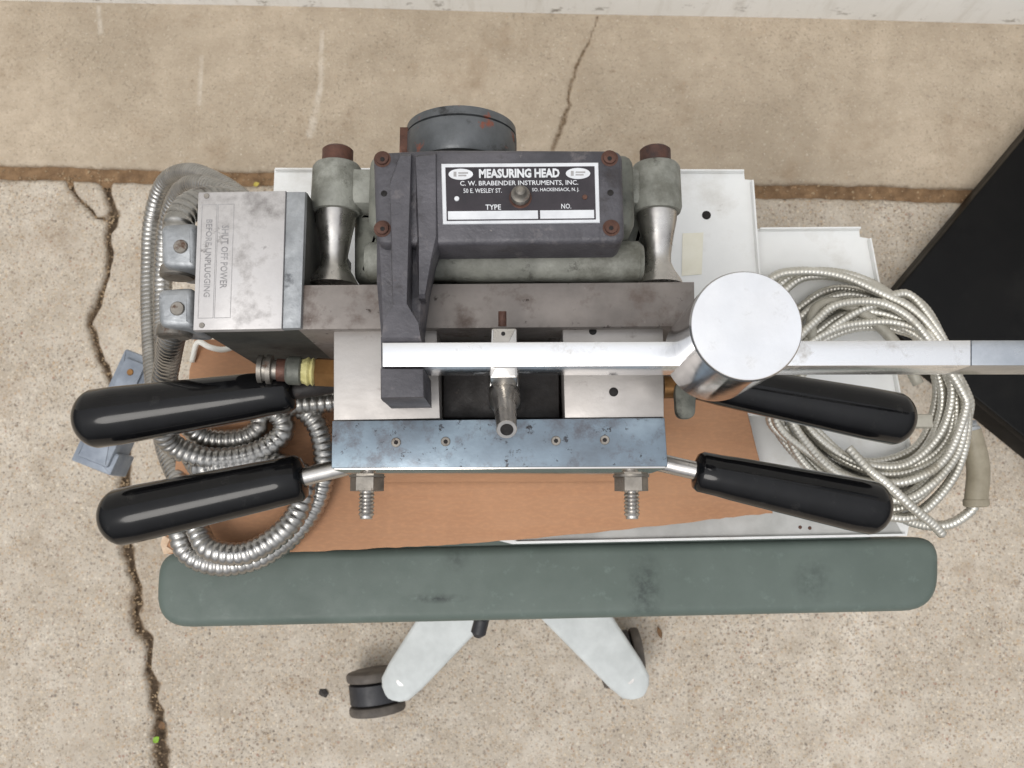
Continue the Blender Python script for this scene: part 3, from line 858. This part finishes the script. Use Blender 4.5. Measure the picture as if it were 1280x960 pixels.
# grey green gear casting behind, its front barrel, lugs and bosses
hx0, hx1 = xy(464, 300, .655)[0], xy(790, 300, .655)[0]
hy0, hy1 = xy(600, 300, .655)[1], xy(600, 205, .655)[1]
cast = part('gear_casing', MB().prism(rounded([(hx0, hy0), (hx1, hy0), (hx1, hy1), (hx0, hy1)], .008, 4), ZB + .03, .672, .006, 3), 'cast_dark')
byc = at(600, 330, .648)
bxl, bxr = at(458, 330, .648).x, at(803, 330, .648).x
part('barrel', MB().lathe((bxl, byc.y + .001, .6480), (1, 0, 0), [(0, .0095), (.003, .0118), (.018, .0122), (.02, .0112), (.052, .0112), (.054, .0120), (bxr - bxl - .022, .0120), (bxr - bxl - .02, .0128), (bxr - bxl - .003, .0124), (bxr - bxl, .0100)], 32), 'cast_paint')
for ea, eb in ((441, 490), (774, 817)):
    part('casing_end', MB().prism(rounded(quad([(ea, 258), (eb, 258), (eb, 351), (ea, 351)], .632), .006, 4), ZB + .02, .632, .007, 4), 'cast_dark')
part('casing_foot', MB().box(bxl + .004, bxr - .004, byc.y - .008, byc.y + .012, ZB + .02, .646, .003), 'cast_dark')
for sx, cx in ((-1, 421), (1, 820)):
    zc = 0.640
    p = at(cx, 233, zc)
    r0, r1 = at(cx, 203, zc + .006).y, at(cx, 262, zc + .006).y
    D = Vector((0, -1, 0))
    bo = part('casing_boss', MB().lathe((p.x, r0, zc), D, [(0, .0135), (.002, .0148), (r0 - r1 - .003, .0152), (r0 - r1, .0142)], 32), 'cast_paint')
    xi = hx0 if sx < 0 else hx1
    lug = MB().box(min(p.x, xi) + (.008 if sx < 0 else -.004), max(p.x, xi) + (.004 if sx < 0 else -.008), r1 + .002, r0 - .004, zc - .016, zc + .010, .005)
    part('lug', lug, 'cast_paint')
    y2 = xy(cx, 352, zc + .012)[1] + .0004
    Ls = r1 - y2
    part('standoff', MB().lathe((p.x, r1 + .0003, zc), D, [(0, .0115), (.0008, .0122), (.1 * Ls, .0120), (.35 * Ls, .0098), (.58 * Ls, .0080), (.70 * Ls, .0078), (.80 * Ls, .0098), (.92 * Ls, .0132), (Ls, .0150)], 36), 'steel')
    y3 = xy(cx, 181, zc + .006)[1]
    part('cap_bolt', MB().lathe((p.x, y3, zc), D, [(0, .0080), (.0012, .0094), (y3 - r0 + .001, .0094)], 28), 'rust_cap')
# coupling ring at the back
zc = 0.622
p = at(577, 158, zc)
yb, yf = at(577, 129, zc + .035).y, at(577, 184, zc + .035).y
part('coupling_ring', MB().lathe((p.x, yb, zc), (0, -1, 0), [(0, .0325), (.0012, .0345), (.0062, .0348), (.0064, .0322), (.0074, .0322), (.0076, .0350), (yb - yf - .002, .0350), (yb - yf, .0340)], 64), 'grey_ring')
part('shaft_hub', MB().lathe((p.x, yf + .001, zc), (0, -1, 0), [(0, .024), (.02, .024)], 40), 'grime_shade')
xl = at(504, 160, zc).x
part('coupling_key', MB().box(xl - .0006, xl + .006, yf + .001, yb - .004, zc - .006, zc + .012, .001), 'rust')

# black cover with the arm that carries the lever
ZV = 0.700
cov = part('gear_cover', MB().prism(rounded(quad([(466, 190), (550, 186), (778, 187), (781, 296), (774, 303), (470, 306)], ZV), [.006, .002, .006, .004, .004, .006], 5), .673, ZV, .003, 3), 'black_iron')
for (px, py) in ((478, 199), (762, 198), (478, 286), (764, 285)):
    s = part('cover_screw', MB().lathe(at(px, py, ZV) - Vector((0, 0, .001)), (0, 0, 1), [(0, .0046), (.0012, .0046), (.0014, .0036), (.0030, .0034), (.0036, .0022)], 18), 'rust', cov)
    part('socket', disc(px, py, ZV + .0027, .0013, .0003, 6), 'dark_hole', cov)
for (px, py) in ((480, 242), (763, 241)):
    part('pin_hole', disc(px, py, ZV, .0017, .0003), 'dark_hole', cov)
# the arm: broad web, side flange and a raised spine reaching forward over the bowl
ZA = 0.690
def sloped(px_list, ztop, zbot, b=.002):
    """prism whose top follows ztop(py) at each outline point"""
    n = len(px_list)
    tops = [at(px, py, ztop(py)) for px, py in px_list]
    cen = sum(tops, Vector()) / n
    tops_in = []
    for t in tops:
        d = (cen - t); d.z = 0
        tops_in.append(t + d.normalized() * b)
    mid = [t - Vector((0, 0, b)) for t in tops]
    bot = [Vector((t.x, t.y, zbot)) for t in tops]
    vs = bot + mid + tops_in
    fs = [tuple(range(n)), tuple(2 * n + i for i in range(n))]
    for k in range(2):
        for i in range(n):
            j = (i + 1) % n
            fs.append((k * n + i, k * n + j, (k + 1) * n + j, (k + 1) * n + i))
    return MB().add(vs, fs)
arm = part('lever_bracket', sloped([(470, 296), (549, 298), (541, 320), (533, 360), (526, 422), (476, 422), (470, 350)], lambda py: ZA - (py - 300) * 0.00004, .6665, .003), 'black_iron')
part('spine', sloped([(500, 190), (514, 190), (512, 300), (509, 385), (524, 408), (527, 427), (476, 427), (478, 408), (490, 385), (488, 300), (487, 225)], lambda py: .7045 + .003 * (py - 190) / 240, .684, .0022), 'black_iron', arm)
part('rib', sloped([(519, 192), (545, 189), (549, 298), (541, 322), (531, 372), (523, 372), (520, 300)], lambda py: .7018 - max(0, py - 290) * .00006, .684, .002), 'black_iron', arm)
ZH = 0.708
part('jaw_bed', MB().prism(quad([(476, 421), (529, 421), (531, 500), (477, 500)], .676), .6660, .6765, .0008), 'black_iron', arm)
part('jaw', MB().prism(quad([(475, 460), (529.5, 460), (530.5, 497), (475.5, 498)], ZH), .6668, ZH, .0018, 2), 'black_iron', arm)
# lever bar, its end piece with a dark reflection put into the colour, and the sliding weight
ZL0, ZL = 0.681, 0.7085
part('lever_bar', MB().prism(quad([(477.5, 428), (1214, 425), (1214, 457), (478, 458.5)], ZL), ZL0, ZL, .0008), 'bar_steel')
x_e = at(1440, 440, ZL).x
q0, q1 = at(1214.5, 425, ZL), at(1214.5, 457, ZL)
part('lever_end', MB().prism([(q0.x, q0.y), (x_e, q0.y), (x_e, q1.y), (q1.x, q1.y)], ZL0, ZL, .0008), 'reflection_steel')
wt0, wt1 = 0.681, 0.7505
wc = at(933, 407, wt1)
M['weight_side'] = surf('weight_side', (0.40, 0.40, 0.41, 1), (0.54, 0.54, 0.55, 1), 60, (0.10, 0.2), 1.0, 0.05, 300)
wgt = part('sliding_weight', MB().lathe((wc.x, wc.y, wt0), (0, 0, 1), [(0, .0250), (.0012, .0263), (wt1 - wt0 - .0012, .0263), (wt1 - wt0 - .0003, .0256)], 72), 'weight_side')
part('weight_cap', MB().lathe((wc.x, wc.y, wt1 - .0002), (0, 0, 1), [(0, .0257), (.0004, .0255)], 72), 'weight_top', wgt)
# ram yoke round the bar and the tube handle
yk = part('ram_yoke', MB().prism(rounded(quad([(614, 410), (646, 410), (647, 472.5), (612, 472.5)], .7035), .0012, 3), .641, .7035, .0012, 2), 'steel')
part('pin_hole', disc(629, 417, .7035, .0011, .0003, 12), 'dark_hole', yk)
part('roll_pin', MB().lathe(at(628, 408, .690), (0, 1, 0.15), [(0, .0022), (.008, .0022)], 14), 'rust', yk)
tb, te = at(630, 494, .672), at(633.5, 537, .703)
tv = te - tb
hn = part('ram_handle', MB().lathe(tb - tv * .25, tv, [(0, .006), (tv.length * .2, .0088), (tv.length * .42, .0086), (tv.length * .6, .0060), (tv.length * 1.24, .0053), (tv.length * 1.25, .0050)], 28), 'steel')
part('bore', MB().lathe(te - tv.normalized() * .0002, tv, [(0, .0034), (.0004, .0034)], 20), 'dark_hole', hn)
part('handle_shank', MB().box(tb.x - .0085, tb.x + .0085, tb.y - .004, tb.y + .012, .641, .672, .003), 'steel', hn)

# nameplate
zn = ZV + .0012
np_px = [(551.5, 204.5), (748, 203), (750, 278), (553.5, 280)]
nm = part('nameplate', MB().prism(quad(np_px, zn), ZV - .0005, zn, .0003, 1), 'plate_alu')
def bil(u, v, q):
    a, b, c, d = q
    x = (a[0] * (1 - u) + b[0] * u) * (1 - v) + (d[0] * (1 - u) + c[0] * u) * v
    y = (a[1] * (1 - u) + b[1] * u) * (1 - v) + (d[1] * (1 - u) + c[1] * u) * v
    return x, y
def npq(x0, x1, y0, y1):
    def f(x, y):
        u, v = (x - 552) / 197.0, (y - 204) / 75.0
        return bil(u, v, np_px)
    return [f(x0, y0), f(x1, y0), f(x1, y1), f(x0, y1)]
ZF = zn + .00025
part('black_field', MB().prism(quad(npq(557, 744, 208.7, 275.2), ZF), zn - .0004, ZF), 'plate_black', nm)
for r in ((558.8, 671.5, 263.5, 273.8), (674.3, 741.8, 263.5, 273.8)):
    part('blank_field', MB().prism(quad(npq(*r), ZF), ZF - .0001, ZF + .00025), 'plate_alu', nm)
for (cx, cy) in ((576, 218), (722.5, 217)):
    oval = [(cx + 15.3 * math.cos(a), cy + 6.9 * math.sin(a)) for a in [2 * PI * k / 28 for k in range(28)]]
    ov = part('oval_emblem', MB().prism(quad(oval, ZF), ZF - .0001, ZF + .00025), 'plate_alu', nm)
def text_mesh(s, bold=0.0):
    cu = bpy.data.curves.new('lettering', 'FONT'); cu.body = s; cu.offset = bold; cu.resolution_u = 2
    o = bpy.data.objects.new('lettering', cu); C.objects.link(o)
    bpy.context.view_layer.update()
    me = bpy.data.meshes.new_from_object(o.evaluated_get(bpy.context.evaluated_depsgraph_get()))
    vs = [v.co.copy() for v in me.vertices]; fs = [tuple(p.vertices) for p in me.polygons]
    bpy.data.objects.remove(o); bpy.data.curves.remove(cu); bpy.data.meshes.remove(me)
    return vs, fs
def lettering(s, q, z, mat, parent, bold=0.0):
    """q: four picture corners (top left, top right, bottom right, bottom left) of the line of print on its surface"""
    vs, fs = text_mesh(s, bold)
    x0, x1 = min(v.x for v in vs), max(v.x for v in vs); y0, y1 = min(v.y for v in vs), max(v.y for v in vs)
    out = [at(*bil((v.x - x0) / (x1 - x0), 1 - (v.y - y0) / (y1 - y0), q), z) for v in vs]
    o = obj('lettering', MB().add(out, fs), M[mat], parent, smooth=False, fix=False)
    return o
ZX = ZF + .0002
lettering('MEASURING HEAD', npq(599, 700, 211, 222.5), ZX, 'plate_alu', nm, 0.045)
lettering('C. W. BRABENDER INSTRUMENTS, INC.', npq(575, 723, 225.8, 232.6), ZX, 'plate_alu', nm, 0.012)
lettering('50 E. WESLEY ST.', npq(579, 627, 235.2, 240.8), ZX, 'plate_alu', nm, 0.008)
lettering('SO. HACKENSACK, N. J.', npq(665, 724, 235.2, 240.8), ZX, 'plate_alu', nm, 0.008)
lettering('TYPE', npq(606, 625.5, 255.4, 261.8), ZX, 'plate_alu', nm, 0.012)
lettering('NO.', npq(701, 713.5, 255.2, 261.4), ZX, 'plate_alu', nm, 0.012)
for (cx, cy) in ((576, 218), (722.5, 217)):
    for (dx0, dx1, dy0, dy1) in ((-9, -5.5, -3, 3), (-3, 9, -2.4, -.6), (-3, 7, .8, 2.6)):
        part('emblem_mark', MB().prism(quad([(cx + dx0, cy + dy0), (cx + dx1, cy + dy0), (cx + dx1, cy + dy1), (cx + dx0, cy + dy1)], ZF), ZF, ZF + .00035), 'ink_faint', nm)
part('rivet', disc(571, 248.5, ZF, .0014, .0006, 14), 'plate_alu', nm)
part('rivet', disc(731, 246.5, ZF, .0014, .0006, 14), 'rust', nm)
gf = part('grease_fitting', MB().lathe(at(650.5, 247, ZF), (0, .1, 1), [(0, .0042), (.001, .0042), (.0012, .0052), (.0045, .0050), (.0052, .0040), (.0062, .0030), (.0085, .0026), (.0095, .0015)], 16), 'nut_steel')
part('rust_ring', MB().lathe(at(650.5, 247, ZF - .0001), (0, 0, 1), [(0, .0062), (.0003, .0058)], 20), 'rust_cap', gf)

# junction box at the left, its lid print and conduit connectors
ZJ = 0.668
lidq = [(247.5, 240), (381, 237.5), (375, 410), (241, 413)]
jb_in = [(250, 243), (384, 241), (378, 408), (245, 410)]
jb = part('junction_box', MB().prism(quad(jb_in, ZJ - .006), .520, ZJ - .0055, .001), 'box_body')
part('box_lid', MB().prism(quad([(247.5, 240), (357, 238), (352, 411), (241, 413)], ZJ), ZJ - .0056, ZJ, .0009), 'lid_alu', jb)
part('gasket_flange', MB().prism(quad([(357.6, 239), (382, 239), (376, 410), (352.6, 411)], ZJ - .001), ZJ - .0056, ZJ - .001, .0012), 'zinc', jb)
def lidp(x, y):  # straightened lid coordinates
    return bil(x, y, [(247.5, 240), (357, 238), (352, 411), (241, 413)])
def lq(u0, u1, v0, v1):  # text that runs down the lid: its left end at the top
    return [lidp(u1, v0), lidp(u1, v1), lidp(u0, v1), lidp(u0, v0)]
lettering('SHUT OFF POWER', lq(.285, .365, .245, .70), ZJ + .0002, 'ink', jb, 0.01)
lettering('BEFORE UNPLUGGING', lq(.105, .175, .20, .76), ZJ + .0002, 'ink', jb, 0.006)
def frame_line(u0, u1, v0, v1, t=.006):
    mb = MB()
    for (a, b, c, d) in ((u0, u0 + t, v0, v1), (u1 - t, u1, v0, v1), (u0 + t, u1 - t, v0, v0 + t * .7), (u0 + t, u1 - t, v1 - t * .7, v1)):
        mb.prism(quad([lidp(a, c), lidp(b, c), lidp(b, d), lidp(a, d)], ZJ), ZJ - .0001, ZJ + .00012)
    return mb
part('print_frame', frame_line(.235, .42, .09, .915), 'ink_faint', jb)
part('print_frame', frame_line(.05, .225, .09, .915), 'ink_faint', jb)
for v in (.03, .965):
    pp = lidp(.10, v); 
    part('lid_screw', disc(pp[0], pp[1], ZJ, .0016, .0005, 12), 'nut_steel', jb)
for (x0, x1, y0, y1) in ((199, 246, 277, 336), (195, 242, 358, 410)):
    zz = .648
    cn = part('conduit_connector', MB().prism(rounded(quad([(x0, y0 + 3), (x1, y0), (x1, y1), (x0 + 2, y1 - 2)], zz), .005, 4), .612, zz, .004, 3), 'zinc')
    part('connector_screw', disc(x0 + 27, (y0 + y1) / 2 + 2, zz, .0042, .0012, 18), 'nut_steel', cn)
    c = at((x0 + x1) / 2, y1 - 2, .632)
    part('collar', MB().lathe(c, (0, -1, 0), [(0, .0098), (.003, .0104), (.006, .0104), (.007, .009)], 24), 'nut_steel', cn)

# four black handles on steel rods
def handle(px, inner, outer, z_in, z_out, r_in, r_out, rod_to, rod_mat='steel'):
    a, b = at(*inner, z_in), at(*outer, z_out)
    d = b - a; Lh = d.length
    prof = [(0, r_in * .55), (.0012, r_in * .86), (.004, r_in), (Lh * .12, r_in * 1.02)]
    for k in range(6): 
        t = .2 + .6 * k / 5
        prof.append((Lh * t, r_in + (r_out - r_in) * min(1, t * 1.15)))
    e0 = Lh - r_out * .85
    for q in range(1, 9):
        an = PI / 2 * q / 8
        prof.append((e0 + r_out * .85 * math.sin(an), max(r_out * math.cos(an), .0006)))
    prof = [(t, r) for t, r in prof if True]
    prof.sort(key=lambda p: p[0])
    h = part('handle', MB().lathe(a, d, prof, 40), 'bakelite', angle=50)
    rt = at(*rod_to, z_in - .004)
    rd = (a - rt)
    part('rod', MB().lathe(rt, rd, [(0, .0058), (rd.length + .003, .0058)], 20), rod_mat, h)
handle(0, (381, 596), (125, 652), .594, .590, .0148, .0182, (470, 574))
handle(0, (368, 488), (93, 527), .600, .600, .0135, .0190, (470, 472), 'grime_shade')  # this rod's dark colour stands in for the shaded gap there
handle(0, (868, 588), (1113, 640), .594, .590, .0128, .0172, (790, 570))
handle(0, (842, 470), (1143, 528), .600, .598, .0120, .0170, (760, 455))

# clamp studs in front
for px in (459, 789):
    z_ = .585
    yfp = xy(px, 584, ZT)[1]
    c = Vector((at(px, 600, z_).x, yfp, z_))
    st = part('stud', MB().lathe(c + Vector((0, .004, 0)), (0, -1, 0), [(0, .0046)] + [(.004 + .0012 * k, .0051 if k % 2 else .0041) for k in range(1, 23)] + [(.0320, .0040), (.0325, .0034)], 18), 'steel')
    part('washer', MB().lathe(c + Vector((0, -.0002, 0)), (0, -1, 0), [(0, .0115), (.0018, .0115)], 28), 'nut_steel', st)
    hx = [c + Vector((0, -.0022, 0)) + Vector((math.cos(k * PI / 3) * .0108, 0, math.sin(k * PI / 3) * .0108)) for k in range(6)]
    n2 = MB().add(hx + [p + Vector((0, -.0085, 0)) for p in hx], [tuple(range(6)), tuple(6 + k for k in range(6))] + [(k, (k + 1) % 6, 6 + (k + 1) % 6, 6 + k) for k in range(6)])
    part('nut', n2, 'nut_steel', st)

# hose fitting at the left of the bowl
f0 = at(421, 466, .612); fd = Vector((-1, .035, .10)).normalized()
bl = part('hose_fitting', MB().lathe(f0, fd, [(0, .0095), (.0125, .0095), (.0130, .0082)], 6), 'brass')
part('sealing_tape', MB().lathe(f0 + fd * .0128, fd, [(0, .0070), (.0015, .0090), (.0030, .0078), (.0045, .0092), (.0065, .0080), (.0085, .0076)], 9), 'tape_yellow', bl)
part('reducer', MB().lathe(f0 + fd * .0212, fd, [(0, .0080), (.001, .0090), (.008, .0088), (.0095, .0076)], 22), 'cast_dark', bl)
part('rust_collar', MB().lathe(f0 + fd * .0306, fd, [(0, .0070), (.0055, .0070)], 20), 'rust_cap', bl)
part('nipple', MB().lathe(f0 + fd * .036, fd, [(0, .0062), (.003, .0062), (.0034, .0090), (.0062, .0092), (.0066, .0074), (.0085, .0074), (.0088, .0086), (.0115, .0086), (.0120, .0064), (.0125, .0040)], 26), 'nut_steel', bl)
p = at(857, 486, .640)
part('bracket_tab', MB().prism(rounded(quad([(843, 478), (871, 478), (869, 523), (846, 523)], .625), .005, 5), .619, .625, .001), 'cast_dark')
part('pipe_stub', MB().lathe(at(829, 484, .615), (1, 0, 0), [(0, .007), (.008, .007), (.0085, .006)], 18), 'brass')

# ------------------------------------------------------------------ flexible metal conduits at the left
def hose(name, pts, r, pitch, depth, mat, label, cat, group, seg=14):
    ctrl = [at(*p) for p in pts]
    return tag(obj(name, corrugated(ctrl, r, pitch, depth, seg), M[mat], angle=None, fix=False), label, cat, group)
G1 = 'flexible metal conduits at the left of the machine'
hose('metal_conduit', [(219, 404, .632), (214, 425, .61), (209, 455, .575), (203, 490, .55), (200, 525, .53), (216, 556, .510), (262, 573, .501), (318, 566, .499), (352, 543, .499), (350, 520, .501),
                       (318, 506, .507), (270, 510, .507), (238, 530, .502), (262, 548, .492), (304, 548, .491), (326, 532, .492), (322, 512, .491)],
     .0084, .0052, .15, 'conduit', 'flexible metal conduit dropping from the lower box connector, looping under the upper left handle', 'conduit', G1)
hose('metal_conduit', [(320, 262, .47), (280, 232, .43), (238, 215, .38), (206, 228, .335), (190, 275, .31), (187, 330, .31), (187, 390, .325), (190, 445, .35), (196, 500, .39), (208, 560, .445),
                       (226, 610, .482), (224, 655, .490), (234, 690, .4905), (272, 706, .4905), (322, 698, .4905), (366, 668, .4905), (396, 625, .492), (406, 575, .497), (396, 530, .500), (370, 507, .502), (330, 506, .505)],
     .0084, .0052, .15, 'conduit', 'outermost loop of flexible metal conduit, hanging down over the green seat edge', 'conduit', G1)
hose('metal_conduit', [(326, 272, .50), (290, 246, .47), (248, 230, .43), (222, 244, .39), (208, 288, .36), (204, 340, .35), (204, 400, .36), (207, 450, .39), (218, 510, .435), (246, 580, .490),
                       (268, 582, .498), (314, 576, .497), (350, 580, .497), (380, 598, .503), (372, 640, .506), (344, 672, .507), (304, 692, .507), (262, 686, .504), (246, 660, .499)],
     .0085, .0052, .15, 'conduit', 'middle loop of flexible metal conduit behind the box, inner curl by the cardboard corner', 'conduit', G1)
hose('metal_conduit', [(222, 292, .632), (224, 276, .630), (238, 258, .620), (262, 250, .605), (292, 256, .585), (312, 270, .575)],
     .0092, .0052, .15, 'conduit', 'short flexible metal conduit curving from the upper connector up behind the box', 'conduit', G1)
hose('metal_conduit', [(344, 508, .512), (372, 505, .508), (400, 503, .505), (440, 500, .500)],
     .0082, .0052, .15, 'conduit', 'flexible metal conduit running straight in under the left side of the bowl', 'conduit', G1)
tag(obj('white_wire', MB().sweep(spline([at(*p) for p in [(240, 452, .4815), (247, 428, .488), (262, 434, .492), (280, 437, .488), (300, 430, .485), (330, 415, .484)]], .003), .0022, 8), M['white_wire'], angle=None),
    'short white curled wire lying on the cardboard below the junction box', 'wire')
# blue grey plug hanging under the upper left handle
pl = thing('connector_plug', at(146, 512, .23), 'blue-grey rectangular connector plug half hidden under the upper left handle', 'connector')
zpl = .270
cA, cB = at(171, 452, zpl), at(117, 570, zpl)
du = (cB - cA).normalized(); dv = Vector((-du.y, du.x, 0)) * .0175
def plq(t0, t1, w): 
    a, b = cA + (cB - cA) * t0, cA + (cB - cA) * t1
    return [(p.x, p.y) for p in (a - dv * w, b - dv * w, b + dv * w, a + dv * w)]
sh = obj('shell', MB().prism(rounded(plq(-.08, 1.06, 1.0), .003, 4), .235, zpl, .003, 2), M['plug_paint'], pl)
obj('cover_half', MB().prism(rounded(plq(.0, .34, .62), .002, 3), zpl + .0002, zpl + .0035, .001, 2), M['plug_paint'], pl)
obj('end_flange', MB().prism(rounded(plq(.90, 1.12, 1.25), .002, 3), .231, zpl - .004, .002, 2), M['plug_paint'], pl)
q = cA + (cB - cA) * .12
obj('brass_screw', MB().lathe((q.x, q.y, zpl + .0034), (0, 0, 1), [(0, .0036), (.001, .0030)], 14), M['brass'], pl)

# ------------------------------------------------------------------ coil of thin armoured cable at the right
LOOPS = [
    [(938, 470), (935, 390), (962, 344), (1000, 336), (1050, 342), (1100, 362), (1140, 385), (1172, 420), (1195, 470), (1206, 510), (1195, 560), (1165, 600), (1120, 622), (1060, 598), (1015, 565), (968, 522)],
    [(945, 470), (950, 400), (985, 354), (1020, 344), (1070, 351), (1112, 374), (1152, 410), (1180, 455), (1192, 500), (1188, 545), (1160, 578), (1110, 592), (1060, 580), (1020, 548), (985, 505)],
    [(965, 455), (978, 408), (1003, 382), (1030, 365), (1060, 361), (1095, 372), (1130, 400), (1158, 440), (1170, 480), (1168, 515), (1152, 550), (1128, 569), (1090, 576), (1045, 566), (1005, 535), (975, 495)],
    [(975, 460), (995, 428), (1022, 400), (1045, 384), (1080, 377), (1115, 385), (1148, 408), (1180, 450), (1203, 490), (1207, 515), (1185, 570), (1150, 598), (1108, 606), (1050, 592), (1006, 550), (980, 505)],
    [(990, 465), (1005, 437), (1025, 414), (1055, 395), (1090, 391), (1130, 402), (1162, 428), (1186, 470), (1196, 515), (1190, 560), (1150, 612), (1105, 628), (1040, 600), (995, 562), (965, 523)],
    [(985, 470), (1010, 437), (1045, 416), (1080, 407), (1120, 407), (1160, 422), (1183, 455), (1190, 500), (1176, 548), (1138, 583), (1095, 586), (1050, 572), (1012, 540), (992, 502)],
    [(1000, 470), (1018, 424), (1060, 390), (1100, 374), (1132, 364), (1158, 386), (1182, 428), (1200, 475), (1208, 530), (1192, 590), (1152, 636), (1110, 642), (1050, 614), (1000, 570), (978, 528)],
]
def coil(order, z0, dz, seed, jit):
    rnd = random.Random(seed)
    pts = []
    for n_, k in enumerate(order):
        ox, oy = rnd.uniform(-jit, jit), rnd.uniform(-jit, jit)
        L = LOOPS[k]
        for i, (px, py) in enumerate(L):
            pts.append((px + ox + rnd.uniform(-1.5, 1.5), py + oy + rnd.uniform(-1.5, 1.5), z0 + dz * (n_ + i / len(L)) + rnd.uniform(-.0012, .0012)))
    return pts
G2 = 'thin armoured cables coiled at the right of the machine'
hose('armoured_cable', coil([0, 4, 1, 6, 2, 3, 5, 0, 3, 1, 4, 6], .464, .0025, 5, 6), .0034, .0030, .14, 'cable_armour',
     'long thin armoured steel cable forming the coil on the white panel', 'cable coil', G2, 8)
hose('armoured_cable', coil([6, 2, 4, 1, 5, 0, 3], .480, .0030, 12, 8), .0034, .0030, .14, 'cable_armour',
     'upper armoured steel cable lying loosely on top of the coil', 'cable coil', G2, 8)
hose('armoured_cable', [(1060, 560, .502), (1085, 586, .504), (1110, 606, .504), (1140, 634, .500), (1166, 655, .494), (1178, 668, .49)], .0037, .0031, .12, 'cable_armour',
     'loose straight end of armoured cable slanting down past the lower right handle', 'cable', G2, 8)
hose('armoured_cable', [(1090, 620, .470), (1118, 642, .470), (1150, 655, .466), (1185, 656, .466), (1212, 640, .47), (1221, 625, .474), (1224, 612, .474)], .0040, .0030, .14, 'cable_armour',
     'armoured cable running out of the olive sleeve and back under the handle', 'cable', G2, 8)
sl = thing('cable_sleeve', at(1215, 580, .46), 'olive grey rubber sleeve on the cable at the right edge of the coil', 'sleeve')
s0, s1 = at(1212, 538, .478), at(1220, 627, .474)
dd = s1 - s0
obj('sleeve', MB().sweep(spline([s0, (s0 + s1) / 2 + Vector((.004, 0, 0)), s1], .004), .0083, 20), M['sleeve'], sl)
obj('end_ring', MB().lathe(s1 - dd * .04, dd, [(0, .0085), (.001, .0092), (.005, .0092), (.006, .0080)], 22), M['sleeve'], sl)
obj('metal_collar', MB().lathe(s0 - dd * .14, dd, [(0, .0050), (.004, .0062), (.005, .0078), (.009, .0078), (.010, .0066), (.014, .0066)], 18), M['zinc'], sl)
tag(obj('grey_cable', MB().sweep(spline([at(*p) for p in [(1018, 440, .49), (1014, 405, .492), (1022, 384, .493), (1046, 378, .492), (1080, 392, .49), (1120, 430, .488), (1148, 480, .486)]], .004), .0042, 10), M['grey_jacket'], angle=None),
    'smooth grey jacketed cable bent in a hook inside the coil', 'cable')
ctg = at(1152, 526, .505)
ct = tag(obj('cable_clip', MB().box(ctg.x - .008, ctg.x + .008, ctg.y - .005, ctg.y + .005, .498, .507, .002), M['grey_jacket']), 'beige clip strapping the coiled cable beside the upper right handle', 'clip')

# ------------------------------------------------------------------ small bits on the ground
p = at(404, 866, 0.004)
mb = MB(); stone(mb, p.x, p.y, 0.0, .0075); stone(mb, p.x + .001, p.y - .001, .002, .006)
tag(obj('dark_pebble', mb, M['pebble_dark'], smooth=False), 'small dark pebble on the concrete left of the front caster', 'pebble')
def leaf(name, px, py, L, w, a, mat, label, lift=.002):
    c = at(px, py, 0.001); mb = MB(); d = Vector((math.cos(a), math.sin(a), 0)); n = Vector((-d.y, d.x, 0))
    prof = [(0, .05), (.2, .7), (.45, 1), (.7, .75), (1, .04)]
    for t, q in prof:
        for s in (-1, 0, 1):
            mb.v.append(c + d * (L * (t - .5)) + n * (w * q * s * .5) + Vector((0, 0, lift * (1 if s else .3) + lift * t * .5)))
    for i in range(4):
        for s in range(2):
            k = i * 3 + s
            mb.f.append((k, k + 1, k + 4, k + 3))
    tag(obj(name, mb, M[mat], angle=None), label, 'leaf')
leaf('leaf', 196, 924, .010, .008, .8, 'leaf_green', 'tiny bright green leaf in the crack at lower left')
leaf('leaf', 203, 906, .012, .009, 2.0, 'leaf_brown', 'small tan leaf scrap in the crack above the green leaf')
leaf('leaf', 321, 231, .009, .007, .3, 'leaf_yellow', 'small dull yellow leaf in the joint behind the junction box')
leaf('leaf', 824, 790, .016, .006, 1.9, 'leaf_brown', 'thin brown leaf scrap on the concrete right of the front base leg')
